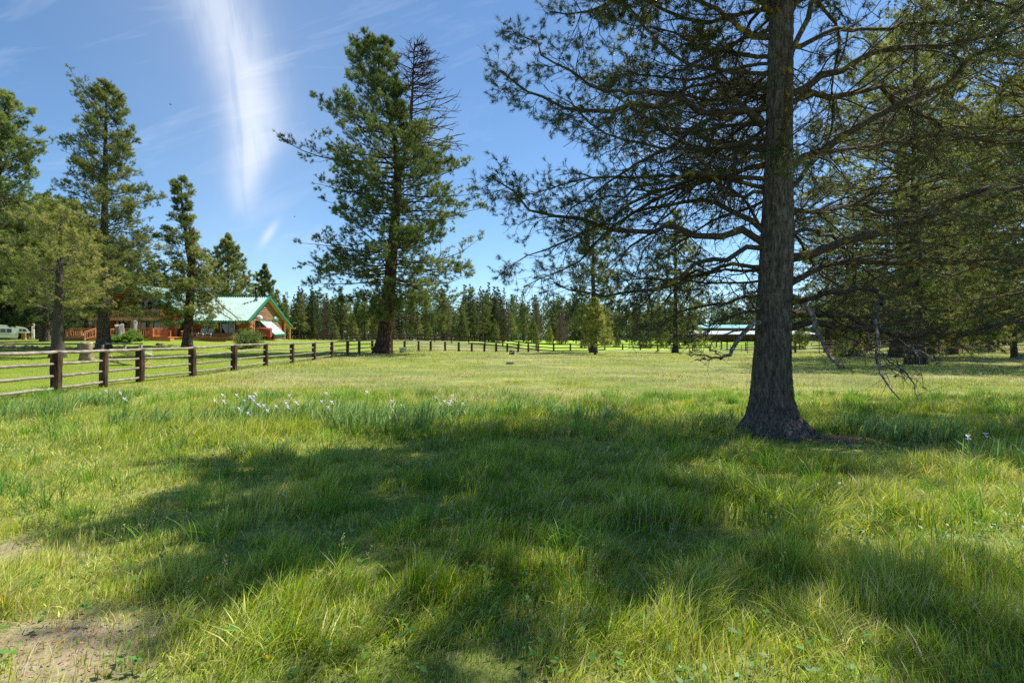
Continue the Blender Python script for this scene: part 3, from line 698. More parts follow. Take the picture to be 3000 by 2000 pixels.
# ------------------------------------------------------------------ the big pine on the right
HX, HY = 4.41, 9.7
def hero():
    rng = np.random.default_rng(77)
    root = empty('lodgepole_pine', (HX, HY, g1(HX, HY)), 'big dark trunked pine nearest of all, its flared roots beside a patch of fallen needles', 'pine tree')
    rt = np.array(root.location)
    def S(px, py, d): return at(px, py, d) - rt
    # trunk: dense skin with flare, root lobes and plated bark
    zs = np.concatenate([np.linspace(-.12, .9, 90), np.linspace(.91, 7.6, 330), np.linspace(7.65, 12.8, 40)])
    rz = np.interp(zs, [-.12, 0, .14, .32, .6, 1.15, 1.6, 2.18, 3.46, 4.5, 7.4, 12.8], [.60, .56, .48, .375, .325, .298, .280, .268, .252, .212, .175, .03])
    cx = np.interp(zs, [-.1, .3, 1.15, 3.46, 4.5, 7.4, 12.8], [.0, .0, .03, .11, .125, .19, .3])
    K = 150; a = np.arange(K) * 2 * np.pi / K
    A, Z = np.meshgrid(a, zs)
    Rr = rz[:, None] * np.ones_like(A)
    fl = np.exp(-np.maximum(Z + .05, 0) / .30)
    ph = [(-.55, .40), (.35, .16), (-2.3, .16), (-1.45, .20), (3.3, .26), (1.9, .15)]
    for p0, am in ph:
        dd = np.angle(np.exp(1j * (A - p0))); Rr += am * fl * np.exp(-(dd / .30) ** 2)
    Rr *= 1 + .05 * np.sin(A * 3 + Z * .5) * np.exp(-Z / 3) + .02 * np.sin(A * 7 + Z)
    n1 = fbm(A * Rr / .5 + 20 + .2 * fbm(A * 3, Z * 2, 1, 4), Z / 1.9, .055, 3, 3) ; ridg = 1 - np.abs(n1 * 2 - 1)
    n2 = fbm(A * Rr / .5 + 50, Z / 1.3, .022, 9, 2)
    Rr += .034 * (ridg - .6) + .016 * (n2 - .5)
    V = np.stack([cx[:, None] + Rr * np.cos(A), Rr * np.sin(A), Z], -1)
    V[:, 0] = V[:, 1] * [1, 1, 1]
    i = np.arange(len(zs) * K).reshape(len(zs), K)
    Q = np.stack([i[:-1], np.roll(i, -1, 1)[:-1], np.roll(i, -1, 1)[1:], i[1:]], -1).reshape(-1, 4)
    link('trunk', np_mesh('trunk', V.reshape(-1, 3), None, Q, M['bark_big'], None, True), root)
    # traced limbs: (points px,py in the photo at 1/0.6803 scale from x=1400), depth at tip, r0, r1
    def Z1(pts, d1, r0, r1, leafy=1., bow=0.):
        n = len(pts); out = []
        for k, (x, y) in enumerate(pts):
            s = k / (n - 1); d = HY + (d1 - HY) * s + bow * math.sin(math.pi * s)
            out.append(S(1400 + x * .6803, y * .6803, d))
        return out, r0, r1, leafy
    L = [Z1([(1230,540),(1130,505),(1000,460),(850,420),(700,430),(520,450),(400,465),(270,445),(190,395),(100,310)], 8.6, .085, .014, 1.25),
         Z1([(850,420),(750,400),(600,395),(480,370),(400,310),(300,250),(230,210),(175,150)], 9.0, .045, .012, 1.3),
         Z1([(1225,520),(1140,460),(1070,390),(1045,355),(950,358),(860,400),(740,470),(640,520)], 11.6, .06, .014),
         Z1([(1235,1050),(1120,1010),(950,990),(800,985),(600,995),(430,960),(280,900),(170,845),(60,765)], 8.8, .08, .013, 1.2),
         Z1([(1235,1000),(1130,920),(1000,870),(900,860),(750,880),(620,950),(500,985),(400,1010)], 11.2, .065, .012),
         Z1([(1235,1070),(1100,1085),(1000,1130),(850,1210),(700,1260),(550,1280),(430,1270),(360,1240),(335,1225)], 8.9, .06, .011, .55),
         Z1([(1235,1150),(1050,1140),(950,1165),(820,1200),(700,1215),(600,1200)], 11.8, .05, .011),
         Z1([(1240,650),(1100,620),(980,590),(820,560),(700,560),(560,610)], 11.9, .06, .012),
         Z1([(1240,670),(1150,680),(1000,740),(800,770),(650,830),(540,860),(420,870)], 8.8, .055, .011, 1.1),
         Z1([(1240,470),(1080,500),(960,520),(870,590),(750,690),(620,720),(500,830),(440,900),(360,960)], 9.2, .055, .011, 1.1),
         Z1([(1270,160),(1170,150),(1080,80),(960,10),(860,-60)], 9.4, .07, .03),
         Z1([(1270,120),(1120,170),(1060,210),(980,260),(850,310),(740,330),(640,300)], 10.9, .05, .012),
         Z1([(1275,60),(1150,-20),(1000,-60),(800,-40),(600,0),(420,60),(310,50)], 8.7, .06, .012, 1.35),
         Z1([(1240,830),(1120,850),(1050,800),(980,700),(900,640),(800,520)], 9.3, .045, .012),
         Z1([(1240,1330),(1170,1345),(1080,1370),(960,1390),(860,1450)], 8.7, .035, .008, .2),
         Z1([(1240,1260),(1120,1290),(1000,1310),(880,1330),(790,1390),(720,1440)], 11.4, .04, .008, .5),
         # right side
         Z1([(1330,740),(1450,660),(1600,560),(1800,460),(1950,400),(2100,310),(2200,190),(2352,20)], 8.9, .085, .03),
         Z1([(1340,1115),(1450,1070),(1600,1040),(1750,980),(1950,920),(2100,850),(2250,810),(2400,795)], 8.6, .10, .035),
         Z1([(1330,1230),(1450,1160),(1600,1130),(1850,1125),(2100,1140),(2400,1100)], 9.5, .07, .02),
         Z1([(1330,1355),(1480,1345),(1650,1390),(1800,1440),(1950,1460),(2100,1440),(2250,1400),(2400,1360)], 9.6, .075, .03, .7),
         Z1([(1320,460),(1500,410),(1640,400),(1780,430),(1850,500),(2000,560),(2150,590),(2400,640)], 10.8, .07, .015),
         Z1([(1310,420),(1500,330),(1650,240),(1850,200),(2050,190),(2200,170),(2400,90)], 9.0, .085, .02),
         Z1([(1320,190),(1450,170),(1600,130),(1800,110),(2000,100),(2200,60)], 10.6, .06, .015),
         Z1([(1340,900),(1450,905),(1600,880),(1750,900),(1900,905),(2100,930),(2300,960)], 11.9, .055, .012),
         Z1([(1340,1010),(1480,990),(1560,1040),(1620,1120),(1720,1200),(1830,1250)], 11.4, .045, .012),
         Z1([(1340,820),(1420,700),(1540,600),(1700,520),(1880,480),(2080,470)], 11.8, .05, .012),
         Z1([(1290,60),(1420,-30),(1600,-60),(1850,-40),(2100,-20),(2300,30)], 9.2, .07, .02),
         Z1([(1290,700),(1310,560),(1335,420),(1345,280),(1380,130),(1450,20),(1520,-80)], 8.6, .075, .04, .35, -.5),
         Z1([(1280,690),(1290,660),(1300,640),(1310,625)], 8.2, .03, .01, 3.0)]
    T2 = lambda pts, d1, r0, r1, lf, bow=0: ([S(2100 + x * .38265, 800 + y * .38265, HY + (d1 - HY) * k / (len(pts) - 1)) for k, (x, y) in enumerate(pts)], r0, r1, lf)
    L += [T2([(540,260),(620,220),(720,190),(900,145),(1100,125),(1220,130),(1290,170),(1260,240)], 8.4, .065, .035, .3),
          T2([(560,420),(700,375),(900,380),(1100,420),(1400,470),(1650,510),(1900,480),(2150,420),(2400,370)], 9.1, .075, .03, .4),
          T2([(540,330),(640,290),(760,285),(1000,330),(1200,390),(1500,460)], 10.6, .06, .02, .5)]
    Pm = []; r0s = []; r1s = []; lf = []
    for pts, a0, a1, l in L:
        q = resample(pts, 13); Ln = np.linalg.norm(q[-1] - q[0]); q[1:-1] += rng.normal(0, .020, (11, 3)) * Ln * .6
        Pm.append(q); r0s.append(a0); r1s.append(a1); lf.append(l)
    # more limbs grown round the trunk, mostly behind and above the frame
    nl = 100
    z = np.sort(np.concatenate([rng.uniform(2.5, 7.2, 30), rng.uniform(7.2, 12.6, nl - 30)])); phi = rng.uniform(0, 2 * np.pi, nl)
    low = z < 6.6; toward = np.sin(phi) < -.15; phi = np.where(low & toward, -phi, phi)
    reach = np.interp(z, [2.4, 3.2, 5, 7, 8, 10, 12.6], [2.6, 4.2, 5.0, 4.6, 3.8, 2.6, .7]) * rng.uniform(.75, 1.12, nl)
    reach *= 1 + .35 * (np.cos(phi) > .1) * (z > 6.8)  # unseen upper right limbs lengthened to widen the ground shadow
    ev = rng.normal(.18, .18, nl)
    bx = np.interp(z, [0, 3.46, 7.4, 12.8], [.02, .11, .19, .3]); base = np.stack([bx, 0 * z, z], 1)
    d = np.stack([np.cos(phi) * np.cos(ev), np.sin(phi) * np.cos(ev), np.sin(ev)], 1)
    PG = grow(base, d, reach, 13, .15, -.005, rng, .05)
    P1 = np.concatenate([np.array(Pm), PG]); R0 = np.concatenate([np.array(r0s) * .8, np.clip(reach * .0085, .015, .05)]); R1 = np.concatenate([np.array(r1s) * .8, np.full(nl, .008)])
    lf = np.concatenate([lf, np.where(z > 7, 1.5, 1.)])  # extra tufts above the frame, added to thicken the cast shade
    # dead, drooping grey branches
    dead = [T2([(1250,220),(1210,380),(1225,480),(1245,560),(1215,640),(1200,710),(1265,830),(1310,880),(1360,915),(1405,970)], 8.2, .04, .008, 0),
            T2([(1240,540),(1380,560),(1500,580),(1600,610),(1680,690)], 8.0, .016, .005, 0),
            T2([(1225,605),(1330,660),(1440,750),(1500,830),(1530,900),(1552,1003)], 8.0, .016, .005, 0),
            T2([(1230,480),(1350,500),(1440,530),(1540,600),(1560,760)], 8.1, .014, .004, 0),
            T2([(1215,690),(1350,740),(1480,800),(1560,840)], 8.1, .011, .004, 0),
            T2([(1265,330),(1245,460),(1250,600),(1240,700),(1300,770),(1322,835)], 8.4, .012, .004, 0),
            T2([(565,170),(680,250),(740,340),(790,470),(810,560),(870,645),(920,690),(972,722)], 8.6, .05, .018, 0),
            Z1([(1240,1385),(1180,1395),(1130,1450),(1100,1500),(1075,1530),(1045,1545)], 8.7, .05, .022, 0),
            Z1([(1052,1540),(1000,1536),(960,1530),(900,1522)], 8.5, .018, .007, 0),
            Z1([(1050,1542),(1010,1543),(960,1548),(935,1552)], 8.6, .014, .006, 0),
            Z1([(1050,1540),(1010,1510),(980,1490)], 8.8, .01, .005, 0),
            Z1([(1230,1410),(1130,1420),(1050,1440),(990,1450),(930,1455)], 8.9, .022, .006, 0),
            Z1([(1230,1330),(1180,1325),(1100,1255),(1060,1180)], 9.2, .02, .006, 0),
            Z1([(760,1360),(740,1400),(700,1440),(660,1475)], 8.6, .009, .003, 0),
            Z1([(840,1300),(800,1380),(770,1420),(700,1470),(650,1500)], 8.5, .010, .003, 0)]
    PD = np.array([resample(p[0], 11) for p in dead]); PD[:, 1:-1] += rng.normal(0, .012, PD[:, 1:-1].shape)
    B = Acc()
    v, q = tubes(P1, taper(P1, R0, R1) * rng.uniform(.93, 1.07, (len(P1), 13)), 9); B.add(v, q)
    # second order: spacing follows the limb's length
    L1 = np.linalg.norm(np.diff(P1, axis=1), axis=2).sum(1)
    def multi(P, cnt):   # repeat rows by count
        return np.repeat(np.arange(len(P)), cnt)
    idx = multi(P1, np.clip((L1 / .155).astype(int), 6, 44))
    b2, d2, t2, _ = spawn(P1[idx], 1, .10, 1, rng, .45, 1.25, .55, -.05)
    L2 = (.30 + (L1[idx] * .24) * (1.1 - t2)) * rng.uniform(.4, 1.35, len(idx))
    P2 = grow(b2, d2, L2, 7, .27, -.04, rng, .12)
    v, q = tubes(P2, taper(P2, np.clip(L2 * .0115, .005, .019), .0042), 4); B.add(v, q)
    b3, d3, t3, i3 = spawn(P2, 6, .12, 1, rng, .4, 1.2, .8, -.25)
    L3 = rng.uniform(.12, .46, len(i3)) * (1.15 - .5 * t3)
    P3 = grow(b3, d3, L3, 6, .26, -.06, rng, .12)
    v, q = tubes(P3, taper(P3, .0042, .0028), 3); B.add(v, q)
    b4, d4, t4, i4 = spawn(P3, 2, .3, 1, rng, .4, 1.2, .9, -.1)
    L4 = rng.uniform(.06, .22, len(i4)); P4 = grow(b4, d4, L4, 4, .28, 0., rng)
    v, q = tubes(P4, taper(P4, .0032, .0022), 3); B.add(v, q)
    link('branches', B.mesh('branches', M['bark_limb'], True), root)
    D = Acc(); v, q = tubes(PD, taper(PD, [p[1] for p in dead], [p[2] for p in dead]), 7); D.add(v, q)
    bd, dd, td, idd = spawn(PD, 5, .2, 1, rng, .4, 1.1, .7, -.1); LD = rng.uniform(.08, .4, len(idd)); PD2 = grow(bd, dd, LD, 6, .16, -.05, rng)
    v, q = tubes(PD2, taper(PD2, .005, .0025), 3); D.add(v, q)
    sel = rng.random(len(P2)) < .05
    link('dead_branches', D.mesh('dead_branches', M['dead_wood'], True), root)
    # needles: bottlebrush tufts at twig ends, denser towards the outside of the crown
    tr = t2[i3]; w = lf[idx][i3]
    pr = (.07 + .66 * sstep(.25, .85, tr)) * w
    k3 = rng.random(len(i3)) < pr
    tr4 = tr[i4]; k4 = rng.random(len(i4)) < .55 * (.04 + .75 * sstep(.3, .9, tr4)) * w[i4]
    w2 = lf[idx]; k2 = rng.random(len(P2)) < (.15 + .7 * t2) * np.minimum(w2, 1)
    p = np.concatenate([P3[k3, -1], P4[k4, -1], P2[k2, -1], P1[len(L):, -1], P1[:16, -1]])
    dd = np.concatenate([P3[k3, -1] - P3[k3, -2], P4[k4, -1] - P4[k4, -2], P2[k2, -1] - P2[k2, -2], P1[len(L):, -1] - P1[len(L):, -2], P1[:16, -1] - P1[:16, -2]])
    dd = norm(norm(dd) + [0, 0, .35]); N = len(p)
    Fo = Acc(); base = np.array([(.055,.085,.028), (.080,.115,.034), (.115,.145,.042), (.165,.18,.06), (.12,.055,.03)])
    c = base[rng.choice(5, N, p=[.33, .33, .2, .125, .015])]
    hi = p[:, 2] > 7.3
    needles(Fo, p[~hi], dd[~hi], 40, rng.uniform(.06, .09, (~hi).sum()), .0050, .085, .92, c[~hi], rng)
    needles(Fo, p[hi], dd[hi], 34, rng.uniform(.09, .14, hi.sum()), .0125, .14, .95, c[hi], rng)  # oversized needles out of view, enlarged to deepen the tree's shadow
    link('crown', Fo.mesh('crown', M['needle']), root)
    # cones, hanging on the inner twigs
    n = 1500; j = rng.integers(0, len(P3), n); cp = P3[j, rng.integers(2, 6, n)]; 
    u = norm(rng.normal(0, 1, (n, 3)) + [0, 0, -.6]); s1 = norm(np.cross(u, rng.normal(0, 1, (n, 3)))); s2 = np.cross(u, s1)
    Ls = rng.uniform(.016, .026, (n, 1)); V = []
    prf = [(0, .25), (.45, .85), (1.0, .75), (1.7, .15)]
    for zz, rr in prf:
        for a_ in range(6):
            an = a_ * np.pi / 3 + zz; V.append(cp + u * Ls * zz + (s1 * math.cos(an) + s2 * math.sin(an)) * Ls * rr)
    V = np.stack(V, 1); ib = (np.arange(n) * 24)[:, None, None, None] + np.arange(24).reshape(4, 6)[None, :, :, None] * 1
    ib = ib[..., 0]; Q = np.stack([ib[:, :-1], np.roll(ib, -1, 2)[:, :-1], np.roll(ib, -1, 2)[:, 1:], ib[:, 1:]], -1).reshape(-1, 4)
    co = link('cones', np_mesh('cones', V.reshape(-1, 3), None, Q, M['cone']), root); co['kind'] = 'stuff'
    print('hero tufts', N, 'L2', len(P2), 'L3', len(P3))
hero()

# ------------------------------------------------------------------ single trees
def tree_at(px, d, name, parts, mats, label, group=None, cat='pine tree', rz=0):
    x = X(px, d); return plant(name, (x, d, g1(x, d) - .05), parts, [M[m] for m in mats], label, cat, group, rz)
FAR = ['bark_far', 'bark_far', 'needle_far']

# centre ponderosa with its dead second leader
u = .02105
def cy(y): return (1495 - y) * u
cpath = [((x - 430) * u, 0, cy(y)) for x, y in ((430,1500),(440,1400),(455,1250),(475,1000),(492,800),(503,650),(480,480),(450,350),(415,200),(402,130),(400,60))]
E = [(1290,2.4,6),(1240,4.3,7.2),(1180,6,7.6),(1110,7.9,9.2),(1060,8.6,8.2),(1000,9,5.2),(920,6.4,6),(790,6.6,7.1),(720,6.6,6.2),(660,8.3,5.9),(600,8.7,3.8),(480,8.1,1.6),
     (420,5.6,1.3),(350,5.1,1.4),(290,4.9,1.6),(200,3.9,1.9),(150,3.3,1.9),(100,1.8,1.3),(60,.3,.3)]
H = cy(60)
Cc = conifer(21, H, .68, .13, prof([(cy(y) / H, l * (1.22 if y < 900 else 1.0), r * (1.22 if y < 900 else 1.02)) for y, l, r in E]), 175, 'pond', (-.30, .55), .07, 16, 6, 17, .23, .017, cpath, inner=.06, l2=.36, l3=.30, K1=9, ragged=.28, tuft_keep=.9)
pc = tree_at(1122, 55, 'ponderosa_pine', Cc, ['bark_red', 'bark_red', 'needle_far'], 'tallest pine at the middle with red brown trunk and a bare dead second top')
def dead_top():
    rng = np.random.default_rng(9); A = Acc()
    pts = [((x - 430) * u, .3, cy(y)) for x, y in ((500,680),(525,590),(545,530),(552,450),(556,400),(562,300),(566,200),(570,120),(571,55))]
    pa = resample(pts, 20)[None]; v, q = tubes(pa, np.linspace(.26, .03, 20)[None], 8); A.add(v, q)
    n = 95; t = rng.uniform(.22, .99, n); b = np.stack([np.interp(t, np.linspace(0, 1, 20), pa[0][:, j]) for j in range(3)], 1)
    yy = b[:, 2]; rr = np.interp(yy, [cy(640), cy(540), cy(470), cy(400), cy(300), cy(200), cy(100), cy(60)], [5.6, 5.4, 5.1, 4.6, 3.0, 2.3, 1.2, .5])
    phi = rng.normal(0, 1.0, n); lft = rng.random(n) < .15; phi = np.where(lft, phi + np.pi, phi); rr = np.where(lft, rr * .3, rr)
    ev = rng.normal(.25, .15, n)
    d = np.stack([np.cos(phi) * np.cos(ev), np.sin(phi) * np.cos(ev), np.sin(ev)], 1)
    P = grow(b, d, rr * rng.uniform(.8, 1.3, n), 9, .07, -.05, rng, .11); v, q = tubes(P, taper(P, .065, .024), 4); A.add(v, q)
    b2, d2, t2, i2 = spawn(P, 8, .3, 1, rng, .4, .9, .6, .1); L2 = rng.uniform(.3, 1.3, len(i2)); P2 = grow(b2, d2, L2, 5, .12, .06, rng); v, q = tubes(P2, taper(P2, .028, .017), 3); A.add(v, q)
    o = link('dead_top', A.mesh('dead_top', M['bark_red']), pc); o['label'] = 'bare grey dead top'
dead_top()

# lawn trees on the left
plantA = conifer(31, 10.8, .36, .30, prof([(.2, 4.4, 2.6), (.5, 4.6, 3.0), (.75, 3.6, 2.4), (1, .6, .6)]), 58, 'yellow', (0, .6), .06, 12, 6, 13, .15, .011, lean=.3, inner=.2, l2=.42, l3=.26, ragged=.3)
A_ = tree_at(168, 40.7, 'lawn_pine', plantA, ['bark_hero', 'dead_wood', 'needle_far'], 'low wide yellowish pine with bleached dead twigs behind the first fence post')
Eb = [(915,3.2,4.6),(890,5.4,6.8),(860,5.6,6.8),(800,4.6,6),(700,4.1,5.2),(600,3.7,5.6),(500,3.7,3.8),(420,3.2,2.6),(375,4.4,2.2),(345,5.0,1.9),(320,2.6,1.8),(285,1.3,1.3),(245,.3,.3)]
bT = conifer(33, 25.7, .5, .145, prof([((1024 - y) / 779, l, r) for y, l, r in Eb]), 165, 'lodge', (-.08, .8), .05, 12, 6, 14, .18, .014, lean=.3, inner=.08, l2=.36, l3=.28, ragged=.22)
tree_at(303, 55, 'lawn_pine', bT, ['bark_far', 'bark_far', 'needle_far'], 'tall pointed pine on the lawn, its trunk just right of the carved stump')
dT = conifer(35, 26.2, .45, .25, prof([(.2, 5.5, 6), (.45, 6, 6.6), (.65, 5.5, 5.4), (.8, 4, 4.2), (.93, 2, 2.4), (1, .4, .4)]), 120, 'pond', (-.1, .9), .1, 12, 6, 15, .24, .019, lean=1.9, inner=.1, l2=.38, l3=.32, ragged=.3)
tree_at(-34, 60, 'lawn_pine', dT, ['bark_red', 'bark_red', 'needle_far'], 'broad tall pine cut by the left edge above the camper', None)
fT = conifer(36, 17, .35, .1, prof([(.1, 3.6, 3.6), (.4, 4.2, 4.2), (.8, 2.2, 2.2), (1, .3, .3)]), 90, 'dark', (-.15, .7), .06, 11, 5, 12, .24, .02, inner=.15, ragged=.2)
tree_at(132, 66, 'lawn_pine', fT, FAR, 'dark dense pine filling the gap between the yellowish pine and the pointed one')
fT2 = conifer(37, 11.5, .25, .12, prof([(.1, 3, 3), (.5, 2.8, 2.8), (1, .3, .3)]), 70, 'lodge', (-.15, .7), .06, 10, 5, 12, .2, .017, inner=.15, ragged=.2)
tree_at(452, 86, 'lawn_pine', fT2, FAR, 'short pine rising behind the house beside the balcony roof')

# broken pine: snag plus a living side leader
sp = [((x - 548) * .036, 0, (1020 - y) * .036) for x, y in ((548,1022),(553,900),(560,820),(560,775),(548,720),(545,680),(540,640),(532,600),(530,518))]
sT = conifer(39, 18.1, .42, .17, prof([(.10, 2.2, 2.4), (.2, 3.4, 2.6), (.33, 3.0, 3.2), (.48, 2.4, 2.4), (.62, 2.7, 1.2), (.70, 2.5, 1.0), (.76, .9, .8), (.85, 1.2, 1.2), (.95, .9, .9), (1, .2, .2)]), 96, 'lodge', (-.2, .6), .07, 11, 6, 14, .17, .014, sp, inner=.15, l2=.45, l3=.26, ragged=.3)
sr = tree_at(548, 60, 'broken_pine', sT, ['bark_far', 'bark_far', 'needle_far'], 'pine with a snapped reddish trunk and bleached limbs arching down over the green roof')
def snag():
    rng = np.random.default_rng(4); A = Acc()
    pa = resample([((x - 548) * .036, 0.02, (1020 - y) * .036) for x, y in ((549,1010),(555,900),(560,820),(562,740),(562,674))], 24)
    R = np.linspace(.47, .30, 24) * rng.uniform(.95, 1.05, 24); k = 14
    v, q = tubes(pa[None], R[None], k); v = v.reshape(24, k, 3); v[-1, :, 2] += rng.uniform(-.5, .45, k); v[-2, :, 2] += rng.uniform(-.1, .1, k); A.add(v.reshape(-1, 3), q)
    o = link('broken_trunk', A.mesh('broken_trunk', M['bark_red'], True), sr)
    D = Acc()
    arcs = [((568,845),(600,850),(630,868),(652,893),(682,915),(706,930),(712,940)), ((566,878),(600,885),(640,905),(668,925),(690,936)),
            ((570,800),(585,780),(600,810),(604,840)), ((566,700),(585,715),(598,735)), ((566,760),(590,775),(610,800),(640,815))]
    P = np.array([resample([((x - 548) * .036, -.9 * i_ / len(a), (1020 - y) * .036) for i_, (x, y) in enumerate(a)], 11) for a in arcs])
    v, q = tubes(P, taper(P, .11, .04), 6); D.add(v, q)
    b, d, t, i = spawn(P, 14, .2, 1, rng, .5, 1.2, .8, 0); P2 = grow(b, d, rng.uniform(.3, 1.3, len(i)), 5, .2, -.03, rng); v, q = tubes(P2, taper(P2, .022, .012), 3); D.add(v, q)
    link('dead_branches', D.mesh('dead_branches', M['dead_wood']), sr)
    Fo = Acc(); b, d, t, i = spawn(P[:2], 60, .3, 1, rng, .5, 1.2, .8, .3); p = b + d * rng.uniform(.2, 1.0, (len(b), 1)) 
    c = (np.array([[(630 - 548) * .036, -.5, (1020 - 815) * .036]]) + rng.normal(0, 1, (190, 3)) * [1.5, .6, .8]); p = np.concatenate([p, c]); dd = norm(rng.normal(0, 1, p.shape) + [0, 0, .5])
    needles(Fo, p, dd, 14, .18, .014, .15, .95, tcols(len(p), 'yellow', rng), rng)
    o = link('side_foliage', Fo.mesh('side_foliage', M['needle_far']), sr)
snag()

# pines behind the house roof
eT = conifer(41, 19.5, .4, .12, prof([(.1, 6.4, 6.4), (.4, 5.8, 5.8), (.75, 3.6, 3.6), (1, .3, .3)]), 120, 'lodge', (-.1, .9), .08, 10, 4, 10, .38, .035, inner=.1, ragged=.2)
tree_at(668, 106, 'roof_side_pine', eT, FAR, 'full green pine rising straight behind the green metal roof')
eT2 = conifer(42, 15.5, .3, .12, prof([(.1, 5.2, 4.6), (.5, 4.6, 3.8), (.8, 2.4, 1.8), (1, .4, .3)]), 80, 'pond', (-.1, .9), .08, 9, 4, 10, .38, .035, inner=.1, ragged=.3)
tree_at(776, 118, 'roof_side_pine', eT2, FAR, 'pine whose two headed top shows right of the stove pipe')

# middle distance right of centre
mT = conifer(43, 20.5, .42, .2, prof([(.16, 3.6, 3.6), (.35, 4.6, 4.9), (.5, 5.0, 4.6), (.62, 3.2, 4.0), (.8, 3.0, 3.4), (1, .5, .5)]), 84, 'lodge', (-.2, .7), .05, 11, 6, 11, .22, .018, inner=.15, l3=.3, ragged=.35)
tree_at(1738, 82, 'paddock_pine', mT, FAR, 'tall airy pine at the board fence, its trunk hidden behind a small bright one')
mt2 = conifer(44, 6.9, .12, .14, prof([(.12, 1.9, 2.0), (.4, 2.0, 2.1), (.75, 1.3, 1.3), (1, .2, .2)]), 60, 'yellow', (0, .9), .12, 9, 5, 12, .16, .014, inner=.1, ragged=.2)
tree_at(1744, 71, 'paddock_pine', mt2, FAR, 'small bright green young pine standing before the board fence')
nT = conifer(45, 24, .42, .10, prof([(.08, 5.2, 5.4), (.25, 6.4, 6.2), (.5, 5.6, 5.6), (.8, 3.2, 3.2), (1, .4, .4)]), 104, 'lodge', (-.45, .7), .02, 11, 5, 11, .26, .021, inner=.12, l3=.3, ragged=.3)
tree_at(1979, 95, 'paddock_pine', nT, FAR, 'wide pine with drooping low boughs over the right part of the board fence')
# the stand on the right
RT = [(2641, 57, 33, .72, 8.6, 'thickest dark trunk of the stand on the right, second trunk right of the rotten stump', 'lodge', 51),
      (2682, 40, 25.5, .46, 7.4, 'nearest pine of the right hand stand, its black trunk base ringed by bare litter', 'yellow', 52),
      (2727, 77, 31, .34, 5.6, 'slim trunk seen just right of the two black ones', 'lodge', 53),
      (2789, 67, 33, .42, 7.4, 'slightly leaning brown trunk midway between the black trunks and the right edge', 'yellow', 54),
      (2893, 86, 35, .66, 8.4, 'broad shaded trunk in front of the red brush pile fence', 'lodge', 55),
      (2972, 55, 27, .20, 6.4, 'thin straight trunk nearest the right edge of the stand', 'yellow', 56),
      (2543, 100, 24, .45, 5.0, 'dark trunk behind the pipe fence, right of the rotten stump', 'dark', 57),
      (2424, 96, 23, .40, 5.0, 'dark trunk behind the pipe fence, left of the rotten stump', 'dark', 58),
      (2860, 110, 26, .45, 5.5, 'far trunk in the stand, half hidden by the broad shaded one', 'lodge', 59),
      (3060, 38, 25, .40, 7.6, 'sunlit boughs hanging in from beyond the right edge', 'yellow', 60)]
for px, d, H_, r0, ex, lb, pal, sd in RT:
    lowb = .12 if d > 45 else .13
    pt = conifer(sd, H_, r0, lowb, prof([(.08, ex * .9, ex * .9), (.3, ex * 1.1, ex * 1.1), (.6, ex, ex), (.85, ex * .55, ex * .55), (1, .4, .4)]), 140 if d < 60 else 110, pal, (-.3, .7), .03,
                 12 if d < 60 else 10, 6 if d < 60 else 5, 13 if d < 60 else 10, .15 if d < 50 else .24, .012 if d < 50 else .021, inner=.15, l2=.40, l3=.26, ragged=.3)
    tree_at(px, d, 'stand_pine', pt, FAR, lb, 'pines of the stand on the right')
# a near pine beyond the right edge, boughs reaching in
rt = conifer(61, 17, .36, .17, prof([(.15, 5.2, 4), (.4, 5.8, 4.4), (.7, 4.2, 3.5), (1, .4, .4)]), 70, 'lodge', (-.1, .6), .02, 14, 8, 20, .075, .0045, inner=.15, l2=.36, l3=.24, K1=10, ragged=.3, wig=.12)
x_ = 15.0; plant('edge_pine', (x_, 14.5, 0), rt, [M['bark_hero'], M['bark_limb'], M['needle']], 'pine standing outside the right edge whose boughs fill the upper right corner', 'pine tree')

